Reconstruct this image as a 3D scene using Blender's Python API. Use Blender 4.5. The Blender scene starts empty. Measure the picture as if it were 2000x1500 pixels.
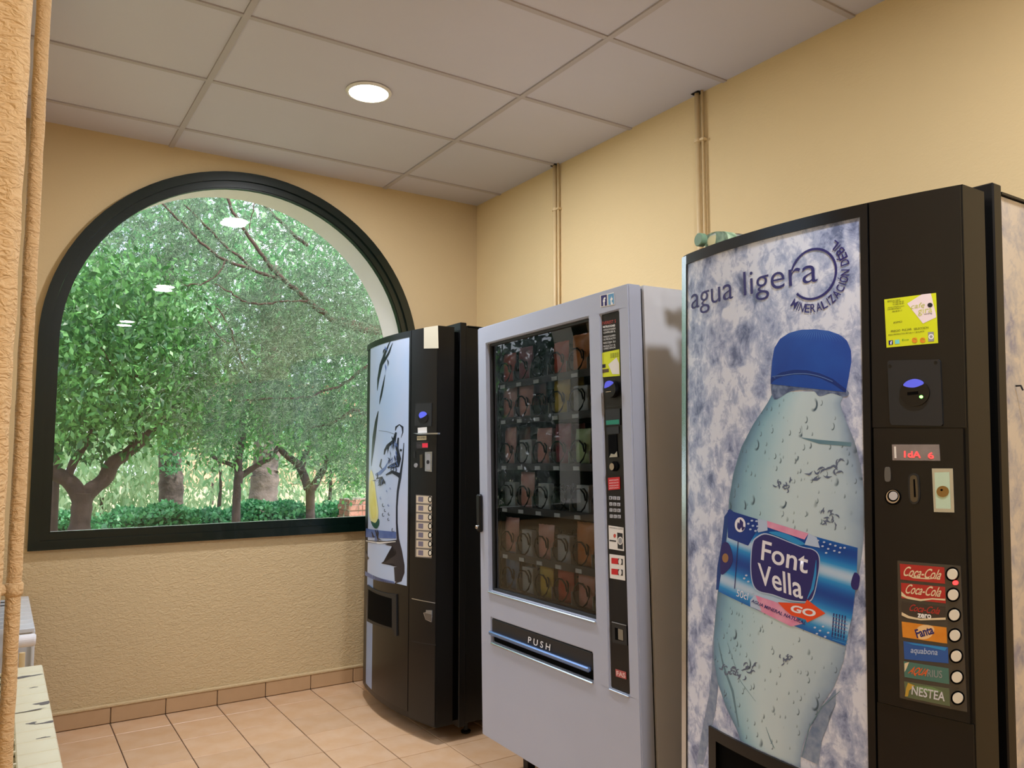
import bpy, bmesh, math, random
import numpy as np
from mathutils import Vector, Matrix, Euler
random.seed(7); rng = np.random.default_rng(7)
C = bpy.context.scene.collection
PI = math.pi

# ------------------------------------------------------------------ camera
F, YAW, PITCH, ROLL = 1530.55, .5783, .0809, .0008
CAM = np.array([-2.5304, -4.2949, 1.3169])
def cam_axes():
    cy, sy, cp, sp = math.cos(YAW), math.sin(YAW), math.cos(PITCH), math.sin(PITCH)
    f = np.array([sy*cp, cy*cp, sp]); r = np.array([cy, -sy, 0.]); u = np.cross(r, f)
    cr, sr = math.cos(ROLL), math.sin(ROLL)
    return r*cr+u*sr, -r*sr+u*cr, f
AX_R, AX_U, AX_F = cam_axes()
cd = bpy.data.cameras.new('camera'); cam = bpy.data.objects.new('camera', cd); C.objects.link(cam)
cd.sensor_width = 36; cd.lens = F/2000*36; cd.clip_start = .02; cd.clip_end = 200
m = Matrix.Identity(4)
for i in range(3):
    m[i][0], m[i][1], m[i][2], m[i][3] = AX_R[i], AX_U[i], -AX_F[i], CAM[i]
cam.matrix_world = m
bpy.context.scene.camera = cam

# ------------------------------------------------------------------ world, sun, exposure
w = bpy.data.worlds.new('sky'); bpy.context.scene.world = w; w.use_nodes = True
nt = w.node_tree; bg = nt.nodes['Background']
tc = nt.nodes.new('ShaderNodeTexCoord'); ns = nt.nodes.new('ShaderNodeTexNoise'); ns.inputs['Scale'].default_value = 2.5
ns.inputs['Detail'].default_value = 4
rp = nt.nodes.new('ShaderNodeValToRGB'); rp.color_ramp.elements[0].position = .35; rp.color_ramp.elements[1].position = .62
rp.color_ramp.elements[0].color = (.60, .78, 1, 1); rp.color_ramp.elements[1].color = (.95, .98, 1, 1)
nt.links.new(tc.outputs['Generated'], ns.inputs['Vector']); nt.links.new(ns.outputs['Fac'], rp.inputs['Fac'])
nt.links.new(rp.outputs['Color'], bg.inputs['Color']); bg.inputs['Strength'].default_value = 2.05
sd = bpy.data.lights.new('sun', 'SUN'); sd.energy = 4.2; sd.angle = math.radians(3); sd.color = (1, .95, .86)
so = bpy.data.objects.new('sun', sd); C.objects.link(so)
so.rotation_euler = Vector((-.45, .62, -1.0)).to_track_quat('-Z', 'Y').to_euler()
vs = bpy.context.scene.view_settings
vs.view_transform = 'Standard'; vs.look = 'None'; vs.gamma = 1; vs.use_curve_mapping = False; vs.exposure = 0.35
LAMP_W = 27.0

# ------------------------------------------------------------------ helpers
def lin(c):
    return tuple(((v/255)/12.92 if v/255 <= .04045 else ((v/255+.055)/1.055)**2.4) for v in c)+(1,)
MATS = {}
def mat(name, rgb, rough=.5, metal=0., var=None, bump=None, spec=.5, emit=None, rnd=0, coat=0, trans=0):
    """var=(scale, amount, rgb2)   bump=(scale, strength, distance, detail)"""
    if name in MATS: return MATS[name]
    mt = bpy.data.materials.new(name); mt.use_nodes = True; MATS[name] = mt
    n, l = mt.node_tree.nodes, mt.node_tree.links
    b = n['Principled BSDF']; b.inputs['Base Color'].default_value = lin(rgb)
    b.inputs['Roughness'].default_value = rough; b.inputs['Metallic'].default_value = metal
    b.inputs['Specular IOR Level'].default_value = spec; b.inputs['Coat Weight'].default_value = coat
    if trans: b.inputs['Transmission Weight'].default_value = trans
    if emit: b.inputs['Emission Color'].default_value = lin(emit[0]); b.inputs['Emission Strength'].default_value = emit[1]
    t = None
    if var or bump: t = n.new('ShaderNodeTexCoord')
    out = None
    if var:
        a = n.new('ShaderNodeTexNoise'); a.inputs['Scale'].default_value = var[0]; a.inputs['Detail'].default_value = 5
        l.new(t.outputs['Object'], a.inputs['Vector'])
        r = n.new('ShaderNodeMapRange'); r.inputs[1].default_value = .3; r.inputs[2].default_value = .7
        r.inputs[4].default_value = var[1]; l.new(a.outputs['Fac'], r.inputs[0])
        mx = n.new('ShaderNodeMix'); mx.data_type = 'RGBA'; l.new(r.outputs[0], mx.inputs[0])
        mx.inputs[6].default_value = lin(rgb); mx.inputs[7].default_value = lin(var[2]); out = mx.outputs[2]
    if rnd:
        oi = n.new('ShaderNodeObjectInfo'); hv = n.new('ShaderNodeHueSaturation')
        mr = n.new('ShaderNodeMapRange'); mr.inputs[3].default_value = 1-rnd; mr.inputs[4].default_value = 1+rnd
        l.new(oi.outputs['Random'], mr.inputs[0]); l.new(mr.outputs[0], hv.inputs['Value'])
        if out: l.new(out, hv.inputs['Color'])
        else: hv.inputs['Color'].default_value = lin(rgb)
        out = hv.outputs[0]
    if out: l.new(out, b.inputs['Base Color'])
    if bump:
        a = n.new('ShaderNodeTexNoise'); a.inputs['Scale'].default_value = bump[0]
        a.inputs['Detail'].default_value = bump[3] if len(bump) > 3 else 4
        l.new(t.outputs['Object'], a.inputs['Vector'])
        bp = n.new('ShaderNodeBump'); bp.inputs['Strength'].default_value = bump[1]; bp.inputs['Distance'].default_value = bump[2]
        l.new(a.outputs['Fac'], bp.inputs['Height']); l.new(bp.outputs[0], b.inputs['Normal'])
    return mt
def glass_mat(name, tint=(1, 1, 1), ior=1.5):
    mt = bpy.data.materials.new(name); mt.use_nodes = True; n, l = mt.node_tree.nodes, mt.node_tree.links
    n.remove(n['Principled BSDF']); o = n['Material Output']
    tr = n.new('ShaderNodeBsdfTransparent'); tr.inputs[0].default_value = tint+(1,)
    gl = n.new('ShaderNodeBsdfGlossy'); gl.inputs['Roughness'].default_value = 0.0
    fr = n.new('ShaderNodeFresnel'); fr.inputs[0].default_value = ior
    mx = n.new('ShaderNodeMixShader'); l.new(fr.outputs[0], mx.inputs[0]); l.new(tr.outputs[0], mx.inputs[1])
    l.new(gl.outputs[0], mx.inputs[2]); l.new(mx.outputs[0], o.inputs[0]); return mt

def tag(o, label=None, cat=None, group=None, kind=None):
    if label: o['label'] = label
    if cat: o['category'] = cat
    if group: o['group'] = group
    if kind: o['kind'] = kind
    return o
def link(name, me, mt, parent=None, smooth=False):
    o = bpy.data.objects.new(name, me); C.objects.link(o)
    if mt is not None and not me.materials: me.materials.append(mt)
    if parent: o.parent = parent
    if smooth: me.shade_smooth()
    return o
def empty(name, loc=(0, 0, 0), rot=(0, 0, 0)):
    o = bpy.data.objects.new(name, None); C.objects.link(o); o.location = loc; o.rotation_euler = rot
    o.empty_display_size = .1; return o
class G:
    """collects simple shapes, builds ONE mesh object"""
    def __init__(s): s.v = []; s.f = []
    def add(s, v, f):
        b = len(s.v); s.v += [tuple(p) for p in v]; s.f += [tuple(i+b for i in q) for q in f]; return s
    def box(s, x0, x1, y0, y1, z0, z1, c=0.):
        if x0 > x1: x0, x1 = x1, x0
        if y0 > y1: y0, y1 = y1, y0
        c = min(c, (x1-x0)*.45, (y1-y0)*.45, (z1-z0)*.45)
        if c <= 0:
            v = [(x, y, z) for x in (x0, x1) for y in (y0, y1) for z in (z0, z1)]
            return s.add(v, [(0, 1, 3, 2), (4, 6, 7, 5), (0, 4, 5, 1), (2, 3, 7, 6), (0, 2, 6, 4), (1, 5, 7, 3)])
        bm = bmesh.new(); bmesh.ops.create_cube(bm, size=1)
        for q in bm.verts:
            q.co = Vector((x0 if q.co.x < 0 else x1, y0 if q.co.y < 0 else y1, z0 if q.co.z < 0 else z1))
        bmesh.ops.bevel(bm, geom=bm.edges[:], offset=c, segments=1, affect='EDGES')
        bm.verts.index_update(); s.add([q.co[:] for q in bm.verts], [[q.index for q in f.verts] for f in bm.faces]); bm.free(); return s
    def tube(s, pts, r, n=10, cap=True):
        pts = [Vector(p) for p in pts]; k = len(pts); rr = r if isinstance(r, (list, tuple)) else [r]*k
        b = len(s.v); up = Vector((.13, .21, .97))
        for i, p in enumerate(pts):
            d = (pts[min(i+1, k-1)]-pts[max(i-1, 0)]).normalized()
            a = d.cross(up); a = a if a.length > .05 else d.cross(Vector((1, 0, 0))); a.normalize(); e = d.cross(a)
            for j in range(n):
                t = 2*PI*j/n; s.v.append(tuple(p+(a*math.cos(t)+e*math.sin(t))*rr[i]))
        for i in range(k-1):
            for j in range(n):
                s.f.append((b+i*n+j, b+i*n+(j+1) % n, b+(i+1)*n+(j+1) % n, b+(i+1)*n+j))
        if cap: s.f.append(tuple(b+j for j in range(n))[::-1]); s.f.append(tuple(b+(k-1)*n+j for j in range(n)))
        return s
    def lathe(s, prof, n=24, o=(0, 0, 0), ax=None):
        """prof = [(r, h)], around axis ax (default z) at o"""
        q = Vector(ax or (0, 0, 1)).to_track_quat('Z', 'Y'); o = Vector(o); b = len(s.v)
        for r, h in prof:
            for j in range(n):
                t = 2*PI*j/n; s.v.append(tuple(o+q @ Vector((r*math.cos(t), r*math.sin(t), h))))
        for i in range(len(prof)-1):
            for j in range(n): s.f.append((b+i*n+j, b+i*n+(j+1) % n, b+(i+1)*n+(j+1) % n, b+(i+1)*n+j))
        s.f.append(tuple(b+j for j in range(n))[::-1]); s.f.append(tuple(b+(len(prof)-1)*n+j for j in range(n))); return s
    def mesh(s, name):
        me = bpy.data.meshes.new(name); me.from_pydata(s.v, [], s.f); me.update(); return me
    def build(s, name, mt, parent=None, smooth=False): return link(name, s.mesh(name), mt, parent, smooth)
def autosmooth(o, ang=35):
    me = o.data; bm = bmesh.new(); bm.from_mesh(me)
    for f in bm.faces: f.smooth = True
    for e in bm.edges:
        if len(e.link_faces) == 2 and e.calc_face_angle() > math.radians(ang): e.smooth = False
    bm.to_mesh(me); bm.free()
def ray(px, py):
    return (px-1000)/F*AX_R+(750-py)/F*AX_U+AX_F
def on(ax, val, px, py):
    d = ray(px, py); t = (val-CAM[ax])/d[ax]; return CAM+t*d
def onY(px, py, y): return Vector(on(1, y, px, py))

# ------------------------------------------------------------------ room materials
def stucco(name, rgb, sc, strength, dist, roughlow=False):
    mt = mat(name, rgb, rough=.85, var=(1.3, .35, tuple(int(v*.93) for v in rgb)), spec=.25)
    n, l = mt.node_tree.nodes, mt.node_tree.links; b = n['Principled BSDF']
    t = n.new('ShaderNodeTexCoord'); mp = n.new('ShaderNodeMapping'); mp.inputs['Scale'].default_value = (1, 1, 1.7)
    l.new(t.outputs['Object'], mp.inputs[0])
    a = n.new('ShaderNodeTexNoise'); a.inputs['Scale'].default_value = sc; a.inputs['Detail'].default_value = 3; a.inputs['Distortion'].default_value = 1.2
    l.new(mp.outputs[0], a.inputs['Vector'])
    v = n.new('ShaderNodeMapRange'); v.inputs[1].default_value = .35; v.inputs[2].default_value = .65; l.new(a.outputs['Fac'], v.inputs[0])
    h = v.outputs[0]
    if roughlow:
        sp = n.new('ShaderNodeSeparateXYZ'); l.new(t.outputs['Object'], sp.inputs[0])
        mr = n.new('ShaderNodeMapRange'); mr.inputs[1].default_value = .95; mr.inputs[2].default_value = .8
        mr.inputs[3].default_value = .12; mr.inputs[4].default_value = 1; l.new(sp.outputs[2], mr.inputs[0])
        mu = n.new('ShaderNodeMath'); mu.operation = 'MULTIPLY'; l.new(h, mu.inputs[0]); l.new(mr.outputs[0], mu.inputs[1]); h = mu.outputs[0]
    bp = n.new('ShaderNodeBump'); bp.inputs['Strength'].default_value = strength; bp.inputs['Distance'].default_value = dist
    l.new(h, bp.inputs['Height']); l.new(bp.outputs[0], b.inputs['Normal']); return mt
M_BACK = stucco('cream_stucco_rough', (214, 190, 148), 45, .55, .004, True)
M_WALL = stucco('cream_stucco', (230, 206, 158), 38, .10, .003)
M_PILLAR = stucco('cream_stucco_coarse', (236, 200, 150), 60, .6, .0045)
M_CEIL = mat('ceiling_panel', (210, 206, 216), .8, var=(3, .3, (202, 198, 207)), rnd=.015)
M_BAR = mat('ceiling_bar', (188, 180, 182), .6)
M_TILE = mat('terracotta_tile', (208, 166, 124), .38, var=(9, .8, (222, 190, 160)), bump=(14, .12, .004), rnd=.05)
M_BASE = mat('terracotta_skirting', (194, 160, 122), .45, var=(10, .5, (178, 144, 106)), rnd=.04)
M_GROUT = mat('grout', (92, 72, 62), .9, var=(30, .5, (76, 60, 52)))
M_GREEN = mat('dark_green_frame', (7, 24, 19), .25, coat=.3)
M_WHITE = mat('white_reveal', (244, 234, 230), .8, bump=(60, .2, .002))
H = 2.8777

# ------------------------------------------------------------------ room shell
def arch_outline(cx, cz, r, zs, n=48):
    """closed outline: from lower right up, over the arch, down to lower left"""
    p = [(cx+r, zs), (cx+r, (zs+cz)/2)]
    p += [(cx+r*math.cos(t), cz+r*math.sin(t)) for t in np.linspace(0, PI, n)]
    p += [(cx-r, (zs+cz)/2), (cx-r, zs), (cx-r/2, zs), (cx, zs), (cx+r/2, zs)]
    return p
def rect_project(p, cx, cz, u0, u1, z0, z1):
    d = (p[0]-cx, p[1]-cz); k = []
    if d[0] > 1e-9: k.append((u1-cx)/d[0])
    if d[0] < -1e-9: k.append((u0-cx)/d[0])
    if d[1] > 1e-9: k.append((z1-cz)/d[1])
    if d[1] < -1e-9: k.append((z0-cz)/d[1])
    t = min(k); return (cx+d[0]*t, cz+d[1]*t)
def arched_wall(u0, u1, z0, z1, cx, cz, r, zs, d0, d1, fn):
    """wall with an arched hole; fn maps (u, depth, z) to the room"""
    hole = arch_outline(cx, cz, r, zs); c0 = (cx, (cz+zs)/2)
    # insert hole points that point exactly at the wall's corners
    def ang(p): return math.atan2(p[1]-c0[1], p[0]-c0[0]) % (2*PI)
    pts = [(ang(p), p) for p in hole]
    for cpt in ((u0, z0), (u1, z0), (u1, z1), (u0, z1)):
        a = ang(cpt); dx, dz = math.cos(a), math.sin(a)
        lo = 0; hi = 5.
        def inside(t):
            x, z = c0[0]+dx*t, c0[1]+dz*t
            return abs(x-cx) < r and z > zs and (z < cz or math.hypot(x-cx, z-cz) < r)
        for _ in range(50):
            md = (lo+hi)/2
            if inside(md): lo = md
            else: hi = md
        pts.append((a, (c0[0]+dx*lo, c0[1]+dz*lo)))
    pts.sort(key=lambda q: q[0]); hole = [q[1] for q in pts]; k = len(hole)
    outer = [rect_project(p, c0[0], c0[1], u0, u1, z0, z1) for p in hole]
    v = []
    for d in (d0, d1):
        v += [fn(p[0], d, p[1]) for p in hole]; v += [fn(p[0], d, p[1]) for p in outer]
    f = []
    for i in range(k):
        j = (i+1) % k
        f.append((i, j, k+j, k+i)); f.append((2*k+i, 3*k+i, 3*k+j, 2*k+j))
        f.append((i, 2*k+i, 2*k+j, j)); f.append((k+i, k+j, 3*k+j, 3*k+i))
    g = G(); g.add(v, f); return g
def fixn(o):
    bm = bmesh.new(); bm.from_mesh(o.data); bmesh.ops.recalc_face_normals(bm, faces=bm.faces[:]); bm.to_mesh(o.data); bm.free(); return o
CX, CZ, RO, RI, ZS = -1.4125, 1.8184, .987, .905, .84
XL = -2.60; YR = -8.6
S = lambda o: tag(o, kind='structure')
back = S(fixn(arched_wall(XL-.2, 0.2, -.1, 3.1, CX, CZ, RO-.02, ZS+.02, 0, .10, lambda u, d, z: (u, d, z)).build('wall_back', M_BACK)))
backo = S(fixn(arched_wall(XL-.2, 0.2, -.1, 3.1, CX, CZ, RI+.045, ZS+.050, .101, .36, lambda u, d, z: (u, d, z)).build('wall_back_outer', M_WHITE)))
LCY = -1.66
left = S(fixn(arched_wall(YR-.2, -.001, -.1, 3.1, LCY, CZ, RO-.02, ZS+.02, 0, .24, lambda u, d, z: (XL-d, u, z)).build('wall_left', M_WALL)))
S(G().box(0, .2, YR-.2, -.001, -.1, 3.1).build('wall_right', M_WALL))
S(G().box(XL, 0, YR-.2, YR, -.1, 3.1).build('wall_rear', M_WALL))
fl = S(G().box(XL, 0, YR, 0, -.12, -.005).build('floor', M_GROUT))
cl = S(G().box(XL, 0, YR, 0, H+.012, H+.1).build('ceiling', M_CEIL))
# floor tiles, one by one
tg = G().box(-.1205, .1205, -.1182, .1182, -.006, 0, .0013); tme = tg.mesh('floor_tile'); tme.materials.append(M_TILE)
for i in range(-7, 5):
    x = -1.045-.1225+.245*i
    for j in range(0, 22):
        y = -.185-.12-.24*j
        if x-.12 < XL-.0 or x+.12 > 0.0: continue
        o = bpy.data.objects.new('floor_tile', tme); C.objects.link(o); o.parent = fl
        o.location = (x, y, random.uniform(-.0006, .0004)); o.rotation_euler = (random.uniform(-.001, .001), random.uniform(-.001, .001), random.choice((0, PI))) 
cut = G().box(-.1205, .1205, -.087, .087, -.006, 0, .0022).mesh('floor_tile'); cut.materials.append(M_TILE)
for i in range(-7, 5):
    x = -1.045-.1225+.245*i
    if x-.12 < XL or x+.12 > 0: continue
    o = bpy.data.objects.new('floor_tile', cut); C.objects.link(o); o.parent = fl; o.location = (x, -.0955, 0)
# skirting tiles on the back and right walls
bb = S(G().box(XL, 0, -.0045, 0, 0, .072).build('baseboard_back', M_GROUT))
sk = G().box(-.121, .121, -.012, -.0045, .002, .076, .003).mesh('skirting_tile'); sk.materials.append(M_BASE)
for i in range(-7, 5):
    x = -1.045-.1225+.245*i
    if x-.1 < XL or x+.12 > 0: continue
    o = bpy.data.objects.new('skirting_tile', sk); C.objects.link(o); o.parent = bb; o.location = (x, 0, 0)
tb = S(G().box(XL, 0, -.016, 0, .0765, .092, .004).build('trim_1', M_BACK))
bl = S(G().box(XL, XL+.0045, -8.5, -.013, 0, .072).build('baseboard_left', M_GROUT))
sl = G().box(.0045, .012, -.121, .121, .002, .076, .003).mesh('skirting_tile'); sl.materials.append(M_BASE)
for j in range(14):
    o = bpy.data.objects.new('skirting_tile', sl); C.objects.link(o); o.parent = bl; o.location = (XL, -.14-.245*j, 0)
# suspended ceiling: bars and panels
xs = [0, -.648, -1.848, XL]; yb = [0]+[-.2826-.6*i for i in range(14)]+[YR]
for k, x in enumerate(xs[1:3]):
    G().box(x-.012, x+.012, YR, 0, H-.004, H+.012).build('ceiling_bar', M_BAR, cl)
for y in yb[1:-1]:
    for a, b in ((xs[1]+.012, 0), (xs[2]+.012, xs[1]-.012), (XL, xs[2]-.012)):
        G().box(a, b, y-.011, y+.011, H-.003, H+.011).build('ceiling_bar', M_BAR, cl)
for i in range(len(yb)-1):
    y1, y0 = yb[i], yb[i+1]
    for a, b in ((xs[1], 0), (xs[2], xs[1]), (XL, xs[2])):
        a2 = a+(.013 if a > XL else 0); b2 = b-(.013 if b < 0 else 0)
        G().box(a2, b2, y0+(.0115 if y0 > YR else 0), y1-(.0115 if y1 < 0 else 0), H+.002+random.uniform(0, .0015), H+.010).build('ceiling_panel', M_CEIL, cl)

# ------------------------------------------------------------------ arched windows
M_PANE = glass_mat('window_glass')
def window(name, cx, fn, yaw2):
    root = S(empty(name, (0, 0, 0)))
    def ring(r0, z0, r1, z1, d0, d1, nm):
        a, b = arch_outline(cx, CZ, r0, z0), arch_outline(cx, CZ, r1, z1); k = len(a)
        v = [fn(p[0], d, p[1]) for d in (d0, d1) for q in (a, b) for p in q]; f = []
        for i in range(k):
            j = (i+1) % k
            f += [(i, j, k+j, k+i), (2*k+i, 3*k+i, 3*k+j, 2*k+j), (i, 2*k+i, 2*k+j, j), (k+i, k+j, 3*k+j, 3*k+i)]
        o = fixn(G().add(v, f).build(nm, M_GREEN, root)); autosmooth(o); return o
    ring(RO, ZS, RI+.035, ZS+.043, -.030, .03, 'outer_frame')
    ring(RI+.0345, ZS+.0435, RI, ZS+.075, -.016, .035, 'inner_frame')
    ring(RI+.001, ZS+.074, RI-.006, ZS+.081, -.010, .012, 'glazing_bead')
    for q, d in enumerate((.004, .020)):
        a = arch_outline(cx, CZ, RI+.02, ZS+.06); c = (cx, (CZ+ZS)/2)
        rot = yaw2*q
        v = [fn(p[0], d+(p[0]-cx)*rot*.6+(p[1]-CZ)*rot, p[1]) for p in a]
        G().add(v, [tuple(range(len(v)))]).build('glass_pane', M_PANE, root)
    return root
window('window_1', CX, lambda u, d, z: (u, d, z), .0035)
window('window_2', LCY, lambda u, d, z: (XL-d, u, z), -.0035)

# ------------------------------------------------------------------ ceiling downlights
M_LAMP = mat('lamp_diffuser', (255, 250, 240), .5, emit=((255, 248, 236), 14))
M_RING = mat('lamp_ring', (235, 232, 226), .4)
lamp_pos = [(-1.237, -1.158), (-1.25, -3.80), (-1.27, -6.34)]
lab = ['round white ceiling downlight, lit, in the panel in front of the arched window', 'round lit ceiling downlight mirrored in mid window, over the camera side', 'round lit ceiling downlight mirrored lower left in the window']
for i, (x, y) in enumerate(lamp_pos):
    t = tag(empty('ceiling_downlight', (x, y, H)), lab[i], 'ceiling light', 'round ceiling downlights')
    G().lathe([(.098, 0), (.100, -.004), (.094, -.010), (.086, -.010), (.086, -.004), (.086, 0)], 40).build('trim_ring', M_RING, t)
    G().lathe([(.085, -.001), (.085, -.0065), (.06, -.008)], 40).build('diffuser', M_LAMP, t)
    ld = bpy.data.lights.new('downlight', 'AREA'); ld.shape = 'DISK'; ld.size = .17; ld.energy = LAMP_W; ld.color = (.92, .94, 1.0)
    lo = bpy.data.objects.new('downlight', ld); C.objects.link(lo); lo.parent = t; lo.location = (0, 0, -.014)

# ------------------------------------------------------------------ pipes on the right wall, pillar and pipe on the left
M_PIPE = mat('painted_pipe', (226, 202, 156), .5, bump=(50, .25, .002), var=(20, .4, (210, 182, 134)))
M_DARK = mat('dark_hole', (20, 16, 14), .9)
for y, zb, lb in ((-.880, 1.2, 'thin cream painted pipe on right wall behind the grey snack machine'), (-1.940, 1.2, 'thin cream painted pipe on right wall behind the lying bottle')):
    t = tag(empty('wall_pipe', (-.02, y, zb)), lb, 'pipe')
    h = H-zb
    G().tube([(0, .0, 0), (0, 0, h*.5), (0, 0, h+.005)], .0115, 12).build('pipe', M_PIPE, t, True)
    G().tube([(0.004, -.026, 0), (0.004, -.026, h+.005)], .006, 8).build('second_pipe', M_PIPE, t, True)
    zc = 2.625-zb if y > -1 else 2.66-zb
    for z_ in (zc, zc-.75):
        g = G(); g.lathe([(.0155, -.008), (.0165, 0), (.0155, .008)], 14, (0, 0, z_)); g.box(-.006, .02, -.038, .02, z_-.006, z_+.006, .002); g.build('pipe_clamp', M_PIPE, t)
    G().box(-.014, .018, -.018, .022, h-.003, h+.0005).build('ceiling_hole', M_DARK, t)
# pillar: box with rounded, uneven edge
g = G(); X0, X1, Y0, Y1 = XL+.001, -2.519, -3.05, -2.78
prof = [(X0, Y0)]
for t in np.linspace(0, PI/2, 7): prof.append((X1-.018+.018*math.sin(t), Y0+.018-.018*math.cos(t)))
for t in np.linspace(0, PI/2, 5): prof.append((X1-.012+.012*math.cos(t), Y1-.012+.012*math.sin(t)))
prof.append((X0, Y1)); zz = np.linspace(0, H-.001, 120); k = len(prof)
for z in zz:
    for i, (x, y) in enumerate(prof):
        j = .0012*math.sin(z*55+i)+random.uniform(-.0008, .0008) if 0 < i < k-1 else 0
        g.v.append((x+j, y-j*.5, z))
for a in range(len(zz)-1):
    for i in range(k-1): g.f.append((a*k+i, a*k+i+1, (a+1)*k+i+1, (a+1)*k+i))
p = S(fixn(g.build('trim_2', M_PILLAR, None))); p.data.shade_smooth(); p['label'] = 'cream textured plaster pillar at the left edge'
pc = on(1, -2.60, 41, 873); px_, py_ = pc[0], pc[1]
t = tag(empty('heating_pipe', (px_, py_, 0)), 'cream painted heating pipe standing beside the textured pillar, far left', 'pipe')
g = G(); zz = np.linspace(0, H-.001, 90)
g.tube([(random.uniform(-.0006, .0006), random.uniform(-.0006, .0006), z) for z in zz], [.0122+random.uniform(-.0003, .0005) for _ in zz], 14)
g.build('pipe', M_PILLAR, t, True)
g = G(); g.lathe([(.0128, -.012), (.0150, -.009), (.0150, .009), (.0128, .012)], 16, (0, 0, 1.062)); g.tube([(-.005, 0, 1.062), (XL-px_+.002, 0, 1.062)], .010, 12)
g.build('pipe_clamp', M_PILLAR, t, True)

# ------------------------------------------------------------------ radiators under the left window
M_RADC = mat('radiator_cream', (232, 226, 200), .4, var=(9, .6, (214, 205, 172)))
M_RADW = mat('radiator_white', (212, 216, 222), .35)
M_STAIN = mat('flaked_paint', (96, 92, 92), .7, var=(40, .5, (120, 112, 104)))
M_CHROME = mat('chrome', (200, 200, 205), .18, 1.)
def radiator(y0, y1, mt, label, n):
    t = tag(empty('radiator', (-2.455, (y0+y1)/2, 0)), label, 'radiator')
    L = y0-y1; wd = L/n
    g = G(); a = wd/2-.0008
    g.box(-.015, .067, -a, a, .632, .650, .003)           # top cap
    g.box(.058, .069, -a, a, .11, .640, .003)             # front plate
    g.box(-.064, -.056, -a, a, .11, .645, .003)           # rear plate
    g.box(-.06, .06, -.004, .004, .12, .64)               # web
    g.box(-.058, -.014, -.004, .004, .636, .648)
    g.tube([(0, 0, .10), (0, 0, .63)], .017, 8)
    me = g.mesh('radiator_section'); me.materials.append(mt)
    for i in range(n):
        o = bpy.data.objects.new('radiator_section', me); C.objects.link(o); o.parent = t; o.location = (0, -L/2+wd*(i+.5), 0)
    for z_ in (.585, .145): G().tube([(0, -L/2, z_), (0, L/2, z_)], .020, 10).build('header_tube', mt, t, True)
    for s in (-1, 1):
        G().tube([(-.03, s*L*.35, .60), (XL+2.455+.001, s*L*.35, .60)], .006, 8).build('wall_bracket', M_CHROME, t)
    for s in (-1, 1): G().tube([(0, s*L*.42, 0), (0, s*L*.42, .13)], .009, 8).build('leg', mt, t)
    return t
rf = radiator(-.10, -.84, M_RADW, 'white radiator under the left window, farther from the camera', 9)
rn = radiator(-1.432, -2.56, M_RADC, 'cream radiator with flaked dark paint patches on top, nearest camera', 14)
for px, py, sx, sy, an in ((52, 1321, .035, .010, .3), (88, 1372, .022, .014, .5), (62, 1387, .030, .004, .35), (93, 1410, .022, .007, .15), (62, 1412, .010, .008, 0), (85, 1440, .014, .003, 0), (66, 1342, .010, .003, 0)):
    c = on(2, .651, px, py); g = G(); v = []
    for i in range(14):
        th = 2*PI*i/14; rr = 1+.35*math.sin(3*th+px)+.15*math.sin(5*th)
        v.append((min(c[0]+math.cos(th)*sx*rr+2.455, .066), c[1]+(math.sin(th)*sy*rr+math.cos(th)*sx*an*.4)-rn.location.y, .6506))
    G().add(v, [tuple(range(14))]).add([(a, b, z-.0006) for a, b, z in v], []).build('paint_flake', M_STAIN, rn)
vp_ = on(1, -1.12, 62, 1250)
t = tag(empty('radiator_valve', (vp_[0]-.012, vp_[1], vp_[2])), 'white plastic radiator valve knob between the two radiators', 'valve')
G().lathe([(.016, -.03), (.021, -.028), (.021, .018), (.017, .024)], 20, (0, 0, 0), (1, 0, .0)).build('knob', mat('white_plastic', (235, 232, 236), .4), t)
G().tube([(-.028, 0, 0), (-.05, 0, 0), (-.05, 0, -.06)], .013, 12).tube([(-.05, .0, 0), (-.05, .26, 0)], .010, 10).build('valve_body', M_CHROME, t)
G().tube([(-.05, 0, -.06), (-.05, 0, -vp_[2])], .010, 12).build('riser_pipe', M_PIPE, t)
G().tube([(-.015, -.04, -.03), (-.015, -.04, -vp_[2])], .009, 12).build('riser_pipe', M_PIPE, t)

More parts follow.
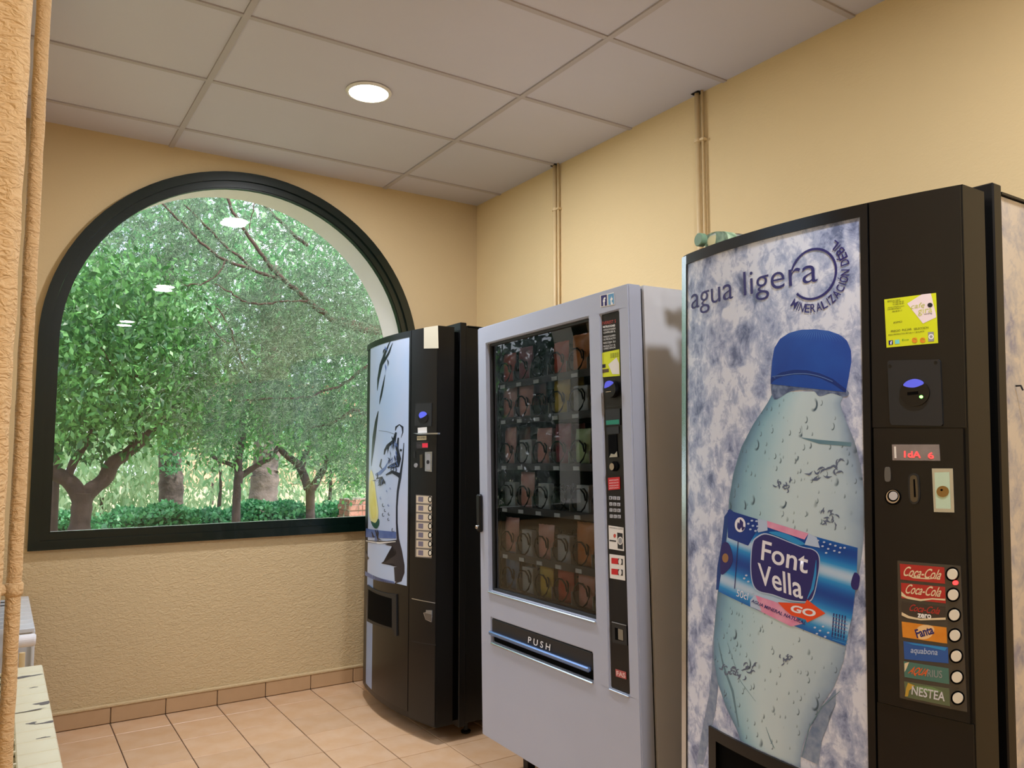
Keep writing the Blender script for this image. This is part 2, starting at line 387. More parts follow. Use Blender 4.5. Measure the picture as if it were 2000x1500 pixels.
# ------------------------------------------------------------------ machine surface helpers
class Machine:
    def __init__(s, name, x, y, yaw, rx, ry, W, sag):
        cz, sz = math.cos(yaw-PI/2), math.sin(yaw-PI/2)
        Rz = Matrix.Rotation(yaw-PI/2, 3, 'Z'); Ry = Matrix.Rotation(ry, 3, 'Y'); Rx = Matrix.Rotation(rx, 3, 'X')
        s.flat = ()
        s.R = Rz @ Ry @ Rx; s.T = Vector((x, y, 0)); s.W = W; s.sag = sag
        s.root = empty(name); s.root.matrix_world = Matrix.Translation(s.T) @ s.R.to_4x4()
        s.Ri = np.array(s.R.transposed()); s.c = s.Ri @ (CAM-np.array(s.T))
    def arc(s, u):
        return s.sag*(1-(2*u/s.W-1)**2) if s.sag else 0.
    def uz(s, px, py, off=0.):
        d = s.Ri @ ray(px, py); a = 0.
        for _ in range(12):
            t = (-a-off-s.c[1])/d[1]; q = s.c+t*d; a = s.arc(min(max(q[0], 0), s.W))
        return (q[0], q[2])
    def tr(s, pts, off=0.): return [s.uz(*p, off) for p in pts]
    def cp(s, off): return .003+(off-.003)*.35
    def S(s, u, z, off): return (u, -s.arc(u)-off, z)
    def poly(s, pts, off, th, mt, name, parent=None, step=.012, smooth=False):
        """polygon in (u,z) laid on the front, th thick"""
        bm = bmesh.new(); vs_ = [bm.verts.new((p[0], -off, p[1])) for p in pts]; f = bm.faces.new(vs_)
        bmesh.ops.triangulate(bm, faces=[f])
        return s._finish(bm, off, th, mt, name, parent, step)
    def _finish(s, bm, off, th, mt, name, parent, step):
        if th > 0:
            r = bmesh.ops.extrude_face_region(bm, geom=bm.faces[:])
            for e in r['geom']:
                if isinstance(e, bmesh.types.BMVert): e.co.y += th
        us = [q.co.x for q in bm.verts]; a, b = min(us), max(us)
        if s.sag and b-a > step:
            for k in range(1, int((b-a)/step)+1):
                bmesh.ops.bisect_plane(bm, geom=bm.verts[:]+bm.edges[:]+bm.faces[:], plane_co=(a+k*step, 0, 0), plane_no=(1, 0, 0))
        sh = off-s.cp(off) if parent in s.flat else 0
        for q in bm.verts: q.co.y += sh-s.arc(q.co.x)
        bmesh.ops.recalc_face_normals(bm, faces=bm.faces[:])
        if th == 0:
            for f in bm.faces:
                f.normal_update()
                if f.normal.y > 0: f.normal_flip()
        me = bpy.data.meshes.new(name); bm.to_mesh(me); bm.free()
        return link(name, me, mt, parent or s.root)
    def px(s, pts, off, th, mt, name, parent=None): return s.poly(s.tr(pts, off), off, th, mt, name, parent)
    def rect(s, u0, u1, z0, z1, off, th, mt, name, parent=None): return s.poly([(u0, z0), (u1, z0), (u1, z1), (u0, z1)], off, th, mt, name, parent)
    def grid(s, Ls, Rs, off, mt, name, parent=None, nr=40, nc=14):
        """patch between a left and a right outline (lists of (u,z), top to bottom), with UV"""
        def samp(P, t):
            P = np.array(P); d = np.r_[0, np.cumsum(np.hypot(*np.diff(P, axis=0).T))]; d /= d[-1]
            return np.array([np.interp(t, d, P[:, 0]), np.interp(t, d, P[:, 1])])
        me = bpy.data.meshes.new(name); v = []; f = []; uv = []; off = s.cp(off) if parent in s.flat else off
        for i in range(nr+1):
            a, b = samp(Ls, i/nr), samp(Rs, i/nr)
            for j in range(nc+1):
                q = a+(b-a)*j/nc; v.append(s.S(q[0], q[1], off)); uv.append((j/nc, 1-i/nr))
        for i in range(nr):
            for j in range(nc):
                k = i*(nc+1)+j; f.append((k, k+nc+1, k+nc+2, k+1))
        me.from_pydata(v, [], f); me.update(); ul = me.uv_layers.new(name='UVMap')
        for lp in me.loops: ul.data[lp.index].uv = uv[lp.vertex_index]
        return link(name, me, mt, parent or s.root, True)
    def text(s, txt, A, B, Cc, off, mt, name='lettering', parent=None, bold=0., shear=0., px=True):
        """text laid so its baseline runs A->B and its top is at Cc above A"""
        if px: A, B, Cc = s.tr([A, B, Cc], off)
        bm = text_bm(txt, bold, shear)
        xs_ = [q.co.x for q in bm.verts]; ys_ = [q.co.y for q in bm.verts]; x0, x1, y1 = min(xs_), max(xs_), max(ys_)
        A, B, Cc = np.array(A), np.array(B), np.array(Cc)
        for q in bm.verts:
            p_ = A+(B-A)*(q.co.x-x0)/(x1-x0)+(Cc-A)*(q.co.y/y1); q.co = Vector((p_[0], -off, p_[1]))
        return s._finish(bm, off, 0, mt, name, parent, .012)
    def strip(s, P, w, off, mt, name, parent=None, px=False):
        if px: P = s.tr(P, off)
        q = stroke(P, w); k = len(P); bm = bmesh.new(); V = [bm.verts.new((a[0], -off, a[1])) for a in q]
        for i in range(k-1): bm.faces.new((V[i], V[i+1], V[2*k-2-i], V[2*k-1-i]))
        return s._finish(bm, off, 0, mt, name, parent, .012)
    def ellipse(s, c, rx, ry, off, th, mt, name, parent=None, n=28, px=True):
        """ellipse from pixel centre and pixel radii"""
        pts = [(c[0]+rx*math.cos(t), c[1]+ry*math.sin(t)) for t in np.linspace(0, 2*PI, n, endpoint=False)]
        if px: pts = s.tr(pts, off)
        return s.poly(pts, off, th, mt, name, parent)
_tc = {}
def text_bm(txt, bold=0., shear=0.):
    cu = bpy.data.curves.new('t', 'FONT'); cu.body = txt; cu.offset = bold; cu.shear = shear; cu.resolution_u = 4; cu.fill_mode = 'FRONT'
    ob = bpy.data.objects.new('t', cu); C.objects.link(ob); dg = bpy.context.evaluated_depsgraph_get()
    me = bpy.data.meshes.new_from_object(ob.evaluated_get(dg)); bm = bmesh.new(); bm.from_mesh(me)
    bmesh.ops.remove_doubles(bm, verts=bm.verts[:], dist=1e-5)
    bpy.data.objects.remove(ob); bpy.data.meshes.remove(me); bpy.data.curves.remove(cu); return bm
def smooth_closed(P, n=6):
    P = [np.array(p, float) for p in P]; k = len(P); out = []
    for i in range(k):
        a, b, c, d = P[i-1], P[i], P[(i+1) % k], P[(i+2) % k]
        for j in range(n):
            t = j/n; out.append(tuple(.5*((2*b)+(c-a)*t+(2*a-5*b+4*c-d)*t*t+(3*b-a-3*c+d)*t**3)))
    return out
def stroke(P, w):
    """polygon around a polyline, tapering; w = list of half widths (pixels)"""
    P = [np.array(p, float) for p in P]; k = len(P); Lf, Rt = [], []
    for i in range(k):
        d = P[min(i+1, k-1)]-P[max(i-1, 0)]; d = d/np.hypot(*d); nn = np.array([-d[1], d[0]])
        ww = w[i] if isinstance(w, (list, tuple)) else w
        Lf.append(tuple(P[i]+nn*ww)); Rt.append(tuple(P[i]-nn*ww))
    return Lf+Rt[::-1]
def plate(us, zs, holes, y0, y1, bev=.002):
    """plate of grid cells with some left out, as one closed body"""
    bm = bmesh.new(); V = {}
    for i, u in enumerate(us):
        for j, z in enumerate(zs): V[i, j] = bm.verts.new((u, y0, z))
    for i in range(len(us)-1):
        for j in range(len(zs)-1):
            if (i, j) not in holes: bm.faces.new((V[i, j], V[i+1, j], V[i+1, j+1], V[i, j+1]))
    for q in [q for q in bm.verts if not q.link_faces]: bm.verts.remove(q)
    r = bmesh.ops.extrude_face_region(bm, geom=bm.faces[:])
    for e in r['geom']:
        if isinstance(e, bmesh.types.BMVert): e.co.y = y1
    bmesh.ops.recalc_face_normals(bm, faces=bm.faces[:])
    if bev:
        ed = [e for e in bm.edges if len(e.link_faces) == 2 and e.calc_face_angle() > .5]
        bmesh.ops.bevel(bm, geom=ed, offset=bev, segments=2, affect='EDGES')
    return bm
def bm_obj(bm, name, mt, parent):
    me = bpy.data.meshes.new(name); bm.to_mesh(me); bm.free(); return link(name, me, mt, parent)

M_BLACK = mat('black_plastic', (13, 13, 14), .3, var=(6, .4, (20, 19, 19)), spec=.4)
M_BLACK2 = mat('black_plastic_matt', (26, 28, 31), .5, bump=(150, .15, .001))
M_BLKSTEEL = mat('black_steel', (8, 8, 8), .35, spec=.35)
M_SEAM = mat('seam', (2, 2, 2), .8, spec=.08)
M_STEEL = mat('brushed_steel', (205, 214, 226), .22, 1.)
M_SILVER = mat('silver_paint', (176, 182, 200), .38, var=(5, .4, (168, 175, 194)))
M_SILVSIDE = mat('silver_side', (208, 210, 216), .4, var=(5, .4, (200, 202, 208)))
M_IVORY = mat('ivory_button', (226, 220, 204), .35)
M_OFFW = mat('off_white_print', (228, 224, 218), .5)
M_TXTW = mat('white_print', (240, 240, 240), .5)
M_TXTK = mat('black_print', (28, 26, 30), .5)
M_YEL = mat('lime_sticker', (212, 222, 20), .45, var=(8, .3, (220, 226, 50)))
M_RED = mat('red_print', (200, 26, 34), .45)
M_LEDR = mat('red_led', (255, 40, 40), .4, emit=((255, 40, 40), 4))
M_LEDG = mat('green_led', (90, 255, 90), .4, emit=((110, 255, 90), 5))
M_NAVY = mat('navy_print', (38, 32, 104), .4)
M_BLUEL = mat('blue_lens', (84, 96, 220), .15, emit=((70, 80, 220), .35), coat=.5)
M_BLUE = mat('blue_print', (20, 60, 170), .4)
M_GREY = mat('grey_print', (150, 150, 152), .5)

def ice_mat(name, sc=1., dark=(100, 112, 146), mid=(150, 162, 196), light=(214, 220, 236), rough=.25):
    mt = bpy.data.materials.new(name); mt.use_nodes = True; n, l = mt.node_tree.nodes, mt.node_tree.links
    b = n['Principled BSDF']; b.inputs['Roughness'].default_value = rough
    t = n.new('ShaderNodeTexCoord'); mp = n.new('ShaderNodeMapping'); mp.inputs['Scale'].default_value = (1, .7, .75)
    l.new(t.outputs['Object'], mp.inputs[0])
    d = n.new('ShaderNodeTexNoise'); d.inputs['Scale'].default_value = 9*sc; d.inputs['Detail'].default_value = 5; l.new(mp.outputs[0], d.inputs['Vector'])
    ad = n.new('ShaderNodeMix'); ad.data_type = 'VECTOR'; ad.inputs[0].default_value = .05
    l.new(mp.outputs[0], ad.inputs[4]); l.new(d.outputs['Color'], ad.inputs[5])
    v = n.new('ShaderNodeTexVoronoi'); v.inputs['Scale'].default_value = 22*sc; l.new(ad.outputs[1], v.inputs['Vector'])
    n2 = n.new('ShaderNodeTexNoise'); n2.inputs['Scale'].default_value = 21*sc; n2.inputs['Detail'].default_value = 10; n2.inputs['Roughness'].default_value = .74
    n2.inputs['Distortion'].default_value = .6; l.new(mp.outputs[0], n2.inputs['Vector'])
    mm = n.new('ShaderNodeMath'); mm.operation = 'MULTIPLY_ADD'; mm.inputs[1].default_value = .35; l.new(v.outputs['Distance'], mm.inputs[0]); l.new(n2.outputs['Fac'], mm.inputs[2])
    r = n.new('ShaderNodeValToRGB'); e = r.color_ramp.elements; e[0].position = .46; e[0].color = lin(dark); e[1].position = .80; e[1].color = lin(light)
    q = e.new(.60); q.color = lin(mid); q = e.new(.72); q.color = lin(tuple(int((a+c)/2) for a, c in zip(mid, light)))
    n3 = n.new('ShaderNodeTexNoise'); n3.inputs['Scale'].default_value = 42*sc; n3.inputs['Detail'].default_value = 8; n3.inputs['Roughness'].default_value = .6; n3.inputs['Distortion'].default_value = 1.; l.new(mp.outputs[0], n3.inputs['Vector'])
    mq = n.new('ShaderNodeMath'); mq.operation = 'MULTIPLY_ADD'; mq.inputs[1].default_value = .55; l.new(n3.outputs['Fac'], mq.inputs[0]); l.new(mm.outputs[0], mq.inputs[2])
    mw = n.new('ShaderNodeMath'); mw.operation = 'SUBTRACT'; mw.inputs[1].default_value = .26; l.new(mq.outputs[0], mw.inputs[0])
    l.new(mw.outputs[0], r.inputs[0]); l.new(r.outputs[0], b.inputs['Base Color']); return mt
M_ICE = ice_mat('ice_print', .9)
M_ICES = ice_mat('ice_print_side', 1., (150, 148, 164), (186, 180, 176), (216, 204, 186), .4)
def bottle_mat():
    mt = bpy.data.materials.new('bottle_print'); mt.use_nodes = True; n, l = mt.node_tree.nodes, mt.node_tree.links
    b = n['Principled BSDF']; b.inputs['Roughness'].default_value = .25
    t = n.new('ShaderNodeTexCoord'); sp = n.new('ShaderNodeSeparateXYZ'); l.new(t.outputs['UV'], sp.inputs[0])
    r = n.new('ShaderNodeValToRGB'); e = r.color_ramp.elements; e[0].position = 0; e[0].color = lin((92, 124, 146)); e[1].position = 1; e[1].color = lin((120, 136, 156))
    for p_, c_ in ((.05, (112, 150, 176)), (.14, (140, 180, 198)), (.32, (172, 202, 214)), (.48, (190, 210, 218)), (.68, (188, 206, 214)), (.88, (172, 192, 206)), (.97, (138, 160, 184))):
        q = e.new(p_); q.color = lin(c_)
    nz = n.new('ShaderNodeTexNoise'); nz.inputs['Scale'].default_value = 7; nz.inputs['Detail'].default_value = 5; l.new(t.outputs['Object'], nz.inputs['Vector'])
    ma = n.new('ShaderNodeMath'); ma.operation = 'MULTIPLY_ADD'; ma.inputs[1].default_value = .20; l.new(nz.outputs['Fac'], ma.inputs[0]); l.new(sp.outputs[0], ma.inputs[2])
    mb = n.new('ShaderNodeMath'); mb.operation = 'SUBTRACT'; mb.inputs[1].default_value = .10; l.new(ma.outputs[0], mb.inputs[0]); l.new(mb.outputs[0], r.inputs[0])
    col = r.outputs[0]
    def drops(sc, r0, r1, thr, colr, col, stretch):
        mp = n.new('ShaderNodeMapping'); mp.inputs['Scale'].default_value = (1, 0, stretch); mp.inputs['Rotation'].default_value = (0, .25, 0); l.new(t.outputs['Object'], mp.inputs[0])
        v = n.new('ShaderNodeTexVoronoi'); v.inputs['Scale'].default_value = sc; l.new(mp.outputs[0], v.inputs['Vector'])
        sc_ = n.new('ShaderNodeSeparateColor'); l.new(v.outputs['Color'], sc_.inputs[0])
        # random radius per drop
        rr = n.new('ShaderNodeMapRange'); rr.inputs[3].default_value = r0; rr.inputs[4].default_value = r1; l.new(sc_.outputs[0], rr.inputs[0])
        a = n.new('ShaderNodeMath'); a.operation = 'SUBTRACT'; l.new(v.outputs['Distance'], a.inputs[0]); l.new(rr.outputs[0], a.inputs[1])
        ab = n.new('ShaderNodeMath'); ab.operation = 'ABSOLUTE'; l.new(a.outputs[0], ab.inputs[0])
        m1 = n.new('ShaderNodeMapRange'); m1.inputs[1].default_value = .07; m1.inputs[2].default_value = .02; l.new(ab.outputs[0], m1.inputs[0])
        th = n.new('ShaderNodeMath'); th.operation = 'GREATER_THAN'; th.inputs[1].default_value = thr; l.new(sc_.outputs[1], th.inputs[0])
        # crescent: only on the lower-right half of each ring
        ps = n.new('ShaderNodeVectorMath'); ps.operation = 'SUBTRACT'; l.new(mp.outputs[0], ps.inputs[0]); l.new(v.outputs['Position'], ps.inputs[1])
        dt = n.new('ShaderNodeVectorMath'); dt.operation = 'DOT_PRODUCT'; dt.inputs[1].default_value = (sc*.7, 0, -sc*.6); l.new(ps.outputs[0], dt.inputs[0])
        mr = n.new('ShaderNodeMapRange'); mr.inputs[1].default_value = -.05; mr.inputs[2].default_value = .15; l.new(dt.outputs['Value'], mr.inputs[0])
        p1 = n.new('ShaderNodeMath'); p1.operation = 'MULTIPLY'; l.new(m1.outputs[0], p1.inputs[0]); l.new(th.outputs[0], p1.inputs[1])
        p2 = n.new('ShaderNodeMath'); p2.operation = 'MULTIPLY'; l.new(p1.outputs[0], p2.inputs[0]); l.new(mr.outputs[0], p2.inputs[1])
        mx = n.new('ShaderNodeMix'); mx.data_type = 'RGBA'; l.new(p2.outputs[0], mx.inputs[0]); l.new(col, mx.inputs[6]); mx.inputs[7].default_value = lin(colr); return mx.outputs[2]
    col = drops(62, .06, .30, .15, (84, 100, 108), col, .6)
    col = drops(48, .05, .25, .35, (70, 88, 98), col, .6)
    col = drops(24, .08, .28, .55, (64, 82, 96), col, .7)
    l.new(col, b.inputs['Base Color']); return mt
M_BOTTLE = bottle_mat()
def cap_mat():
    mt = mat('blue_cap_print', (26, 62, 150), .3, var=(12, .6, (34, 84, 176)))
    n, l = mt.node_tree.nodes, mt.node_tree.links; b = n['Principled BSDF']
    t = n.new('ShaderNodeTexCoord'); sp = n.new('ShaderNodeSeparateXYZ'); l.new(t.outputs['UV'], sp.inputs[0])
    wv = n.new('ShaderNodeMath'); wv.operation = 'MULTIPLY'; wv.inputs[1].default_value = 150; l.new(sp.outputs[0], wv.inputs[0])
    sn = n.new('ShaderNodeMath'); sn.operation = 'SINE'; l.new(wv.outputs[0], sn.inputs[0])
    m2 = n.new('ShaderNodeMapRange'); m2.inputs[1].default_value = .2; m2.inputs[2].default_value = 1; m2.inputs[4].default_value = .7; l.new(sn.outputs[0], m2.inputs[0])
    bd = n.new('ShaderNodeMapRange'); bd.inputs[1].default_value = .55; bd.inputs[2].default_value = .68; l.new(sp.outputs[1], bd.inputs[0])
    b2 = n.new('ShaderNodeMapRange'); b2.inputs[1].default_value = .93; b2.inputs[2].default_value = .85; l.new(sp.outputs[1], b2.inputs[0])
    q = n.new('ShaderNodeMath'); q.operation = 'MULTIPLY'; l.new(bd.outputs[0], q.inputs[0]); l.new(b2.outputs[0], q.inputs[1])
    q2 = n.new('ShaderNodeMath'); q2.operation = 'MULTIPLY'; l.new(q.outputs[0], q2.inputs[0]); l.new(m2.outputs[0], q2.inputs[1])
    mx = n.new('ShaderNodeMix'); mx.data_type = 'RGBA'; l.new(q2.outputs[0], mx.inputs[0]); src = b.inputs['Base Color'].links[0].from_socket
    l.new(src, mx.inputs[6]); mx.inputs[7].default_value = lin((86, 130, 200)); l.new(mx.outputs[2], b.inputs['Base Color']); return mt
def label_mat():
    mt = bpy.data.materials.new('bottle_label_print'); mt.use_nodes = True; n, l = mt.node_tree.nodes, mt.node_tree.links
    b = n['Principled BSDF']; b.inputs['Roughness'].default_value = .25
    t = n.new('ShaderNodeTexCoord'); wv = n.new('ShaderNodeTexWave'); wv.bands_direction = 'Y'; wv.inputs['Scale'].default_value = .62
    wv.inputs['Distortion'].default_value = 1.6; wv.inputs['Detail'].default_value = 1; wv.inputs['Detail Scale'].default_value = .8; wv.inputs['Phase Offset'].default_value = 1.2
    l.new(t.outputs['UV'], wv.inputs['Vector'])
    r = n.new('ShaderNodeValToRGB'); e = r.color_ramp.elements; e[0].position = 0; e[0].color = lin((16, 66, 150)); e[1].position = 1; e[1].color = lin((176, 200, 226))
    for p_, c_ in ((.35, (22, 104, 186)), (.7, (40, 140, 208)), (.86, (110, 170, 216))): q = e.new(p_); q.color = lin(c_)
    l.new(wv.outputs['Fac'], r.inputs[0]); l.new(r.outputs[0], b.inputs['Base Color']); return mt

def drinks_body(M, W, Hh, zb, depth, side_mat, hasfeet=True):
    """door (curved), recess, flange and cabinet of a drinks machine"""
    r = M.root
    # door: curved front with thickness
    n = 28; v = []; us = np.linspace(0, W, n+1)
    for u in us: v += [(u, -M.arc(u), zb), (u, -M.arc(u), Hh), (u, .085, Hh), (u, .085, zb)]
    f = []
    for i in range(n):
        a, b = i*4, i*4+4
        f += [(a, b, b+1, a+1), (a+1, b+1, b+2, a+2), (a+2, b+2, b+3, a+3), (a+3, b+3, b, a)]
    f += [(0, 1, 2, 3), (n*4+3, n*4+2, n*4+1, n*4)]
    o = fixn(G().add(v, f).build('door', M_BLKSTEEL, r)); autosmooth(o, 20)
    G().box(.015, W-.015, .085, .115, zb+.01, Hh-.02).build('door_gasket', M_SEAM, r)
    G().box(-.002, W+.004, .115, .150, zb-.02, Hh+.026, .003).build('door_flange', M_BLKSTEEL, r)
    G().box(.004, W-.004, .150, depth, zb-.01, Hh+.008, .003).build('cabinet', side_mat, r)
    G().box(.0, W, .16, depth, Hh+.009, Hh+.014).build('cabinet_top', M_BLKSTEEL, r)
    for a in (.06, W-.06):
        for b in (.19, depth-.08):
            G().lathe([(.022, 0), (.024, .008), (.010, .012), (.010, zb)], 14, (a, b, 0)).build('foot', M_BLKSTEEL, r)

# =================================================================== DRINKS MACHINE, NEAR (water bottle front)
M3 = Machine('drinks_machine', -.9087, -2.6669, -.009, -.005, .0184, .7884, .0568)
tag(M3.root, 'tall black drinks machine with a water bottle on ice front, nearest the camera', 'vending machine')
W3, H3 = .7884, 1.8684
drinks_body(M3, W3, H3, .075, .82, M_ICES)
usm = M3.uz(1708, 1000)[0]
# silver edge strip at the far side
M3.rect(-.003, .021, .09, H3-.004, .004, .010, M_STEEL, 'edge_strip')
gu0 = M3.uz(1344, 900)[0]; gu1 = M3.uz(1690, 900)[0]; gz1 = M3.uz(1500, 470)[1]
z_tl = M3.uz(1343, 516)[1]; z_tr = M3.uz(1675, 427)[1]
gz1 = (z_tl+z_tr)/2
slot_tl = M3.uz(1389, 1416); slot_z = slot_tl[1]; su0 = slot_tl[0]
# black frame around the print
M3.rect(.024, usm-.002, gz1, H3-.002, .006, .007, M_BLACK, 'frame_rail')
M3.rect(.022, gu0, .10, gz1, .006, .007, M_BLACK, 'frame_stile')
M3.rect(gu1, usm-.002, .10, gz1, .006, .007, M_BLACK, 'frame_stile')
M3.rect(usm-.0015, usm+.0015, .08, H3-.003, .002, .002, M_SEAM, 'door_seam')
pan = M3.poly([(gu0, slot_z-.30), (su0, slot_z-.30), (su0, slot_z), (gu1, slot_z), (gu1, gz1), (gu0, gz1)], .003, .003, M_ICE, 'printed_panel')
M3.flat = [pan]
# bottle print
Lb = [(1510, 766), (1497, 790), (1470, 830), (1447, 875), (1432, 925), (1424, 975), (1420, 1030), (1415, 1090), (1402, 1150), (1395, 1225), (1394, 1290), (1402, 1335), (1418, 1382), (1440, 1428)]
Rb = [(1652, 764), (1640, 790), (1652, 822), (1670, 865), (1682, 915), (1688, 965), (1688, 1020), (1684, 1080), (1674, 1140), (1660, 1215), (1648, 1290), (1630, 1340), (1600, 1385), (1572, 1440), (1563, 1478)]
lb_, rb_ = M3.tr(Lb, .004), M3.tr(Rb, .004)
rb_ = [q for q in rb_ if q[1] > slot_z+.002]; lb_ = [q for q in lb_ if q[1] > slot_z+.002]; lb_.append((lb_[-1][0]+.01, slot_z+.002)); rb_.append((rb_[-1][0], slot_z+.002))
rb_ = [(min(a, gu1-.001), b) for a, b in rb_]
bo = M3.grid(lb_, rb_, .0045, M_BOTTLE, 'bottle_print', pan, 60, 28)
M_ICEB = mat('blue_shade_print', (104, 124, 156), .3, var=(60, .9, (146, 160, 182)))
edge = [(1396, 1215), (1391, 1260), (1390, 1310), (1384, 1360), (1372, 1420), (1360, 1490), (1372, 1494), (1388, 1430), (1398, 1385), (1403, 1335), (1396, 1290)]
M3.px([p for p in edge], .0040, 0, M_ICEB, 'shade_print', pan)
e2 = [(1563, 1478), (1575, 1440), (1600, 1388), (1632, 1345), (1632, 1375), (1612, 1410), (1604, 1450), (1598, 1494)]
M3.px(e2, .0042, 0, M_ICEB, 'shade_print', pan)
# neck and cap
M_NECK = mat('neck_print', (52, 66, 104), .3, var=(70, .9, (130, 146, 176)))
M3.px(smooth_closed([(1508, 745), (1545, 726), (1600, 730), (1654, 762), (1650, 775), (1622, 768), (1600, 774), (1585, 762), (1545, 764), (1512, 780)], 5), .0050, 0, M_NECK, 'neck_print', pan)
capL = [(1590, 643), (1562, 644), (1540, 650), (1522, 662), (1511, 680), (1507, 704), (1505, 730), (1504, 750)]
capR = [(1592, 643), (1618, 646), (1640, 654), (1653, 665), (1661, 684), (1662, 705), (1657, 735), (1651, 766)]
cg = M3.grid(M3.tr(capL, .006), M3.tr(capR, .006), .0058, cap_mat(), 'cap_print', pan, 24, 20)
M3.px([(1504, 750), (1512, 742), (1528, 735), (1550, 731), (1575, 732), (1600, 738), (1626, 750), (1651, 767), (1651, 760), (1626, 740), (1600, 729), (1575, 723), (1550, 722), (1525, 727), (1505, 738)], .0062, 0, mat('cap_band', (20, 44, 118), .3), 'cap_band_print', pan)
M3.px(stroke(smooth_closed([(1513, 738), (1530, 733), (1550, 730), (1575, 730), (1600, 735), (1625, 745), (1648, 758)], 3)[:-5], .8), .0064, 0, mat('cap_line', (86, 112, 168), .3), 'cap_line_print', pan)
M3.px(stroke([(1428, 996), (1418, 1010), (1413, 1060), (1404, 1110), (1402, 1152)], 4), .0046, 0, mat('label_edge', (18, 60, 130), .3), 'label_edge_print', pan)
# label
lab_L = M3.tr([(1422, 997), (1419, 1050), (1410, 1105), (1402, 1155)], .006); lab_R = M3.tr([(1674, 1070), (1672, 1130), (1664, 1200), (1650, 1262)], .006)
lbl = M3.grid(lab_L, lab_R, .0060, label_mat(), 'label_print', pan, 20, 28); M3.flat = [pan, lbl]
def LP(P): return [(1320+x/5, 970+y/5) for x, y in P]
M_PINK = mat('pink_print', (214, 130, 170), .3, var=(30, .6, (226, 176, 200)))
M_PALE = mat('pale_blue_print', (176, 194, 222), .3)
M_SKYB = mat('sky_blue_print', (44, 140, 204), .3)
M_DEEP = mat('deep_blue_print', (14, 52, 136), .3)
k = .0064
for P, mt_ in (([(880, 235), (1290, 360), (1250, 420), (1100, 370), (890, 300)], M_PINK), ([(800, 215), (885, 238), (890, 330), (800, 350), (770, 300)], M_PALE),
               ([(1290, 360), (1370, 400), (1400, 500), (1250, 470)], M_PALE), ([(500, 130), (790, 220), (800, 300), (700, 480), (500, 400)], M_DEEP),
               ([(760, 960), (1000, 1040), (1240, 1240), (1120, 1270), (780, 1100)], M_PINK), ([(720, 1010), (770, 960), (830, 1120), (720, 1075)], M_PALE)):
    M3.px(LP(P), k, 0, mt_, 'label_shape', lbl); k += .00012
# dots
for x, y in [(735, 235), (780, 240), (700, 265), (745, 285), (790, 290), (720, 320), (770, 335), (1380, 430), (1440, 445), (1425, 485), (1500, 465), (1480, 510), (1550, 480), (1540, 530), (1600, 500), (1590, 545), (1460, 550), (1640, 500), (680, 770), (700, 830), (660, 800), (740, 940), (760, 980), (1350, 1280), (1400, 1310), (1370, 1340), (1430, 1270), (1450, 1370), (1480, 1330)]:
    M3.ellipse(LP([(x, y)])[0], 2.6, 1.9, .0073, 0, M_PALE, 'dot_print', lbl, 8)
for Rr, mt_, kk in ((1.0, M_PALE, .0074), (.93, M_NAVY, .0076)):
    P = [(770, 400), (850, 358), (950, 380), (1100, 440), (1230, 490), (1330, 512), (1385, 560), (1400, 650), (1380, 800), (1348, 950), (1300, 1028), (1180, 1030), (1060, 1008), (930, 962), (800, 930), (742, 860), (720, 720), (725, 540), (742, 440)]
    cx_, cy_ = 1055, 700; P = [(cx_+(x-cx_)*(Rr if Rr == 1 else .975), cy_+(y-cy_)*(Rr if Rr == 1 else .965)) for x, y in P]
    M3.px(smooth_closed(LP(P), 4), kk, 0, mt_, 'logo_shield', lbl)
M3.px(LP(stroke([(1362, 620), (1352, 760), (1325, 900), (1275, 1000)], [2, 12, 14, 3])), .00775, 0, M_SKYB, 'logo_highlight', lbl)
M3.px(smooth_closed(LP([(900, 350), (1000, 345), (1130, 390), (1250, 460), (1180, 470), (1050, 410)]), 4), .0075, 0, M_SKYB, 'label_shape', lbl)
M_LETT = mat('silver_lettering', (226, 226, 236), .3)
M3.text('Font', (1320+822/5, 970+612/5), (1320+1275/5, 970+752/5), (1320+838/5, 970+425/5), .0080, M_LETT, parent=lbl, bold=.012)
M3.text('Vella', (1320+800/5, 970+845/5), (1320+1232/5, 970+1000/5), (1320+790/5, 970+645/5), .0080, M_LETT, parent=lbl, bold=.012)
M3.px(LP([(985, 1032), (1250, 1046), (1272, 1006), (1452, 1142), (1272, 1232), (1258, 1200), (1120, 1160), (1060, 1110)]), .0082, 0, mat('orange_red_print', (226, 74, 30), .3), 'arrow_print', lbl)
M3.text('GO', (1320+1108/5, 970+1118/5), (1320+1350/5, 970+1180/5), (1320+1118/5, 970+1052/5), .0085, M_LETT, parent=lbl, bold=.035, shear=.15)
M3.text('AGUA MINERAL NATURAL', (1320+725/5, 970+1030/5), (1320+1255/5, 970+1256/5), (1320+737/5, 970+1002/5), .0085, M_NAVY, parent=lbl, bold=.02)
M3.text('50cl', (1320+580/5, 970+972/5), (1320+692/5, 970+1012/5), (1320+588/5, 970+905/5), .0085, M_LETT, parent=lbl)
M3.ellipse(LP([(620, 275)])[0], 10.5, 14.5, .0075, 0, M_LETT, 'recycling_mark', lbl)
M3.px(smooth_closed(LP([(620, 220), (650, 255), (640, 290), (668, 300), (640, 335), (632, 300), (612, 325), (590, 300), (596, 250), (612, 262), (618, 240)]), 3), .0079, 0, M_NAVY, 'recycling_mark', lbl)
M3.px(LP(smooth_closed([(440, 480), (500, 450), (540, 540), (545, 640), (500, 720), (430, 750)], 4)), .0073, 0, M_NAVY, 'emblem_print', lbl)
M3.ellipse(LP([(475, 600)])[0], 6, 9, .0077, 0, mat('brown_print', (150, 110, 70), .4), 'emblem_print', lbl)
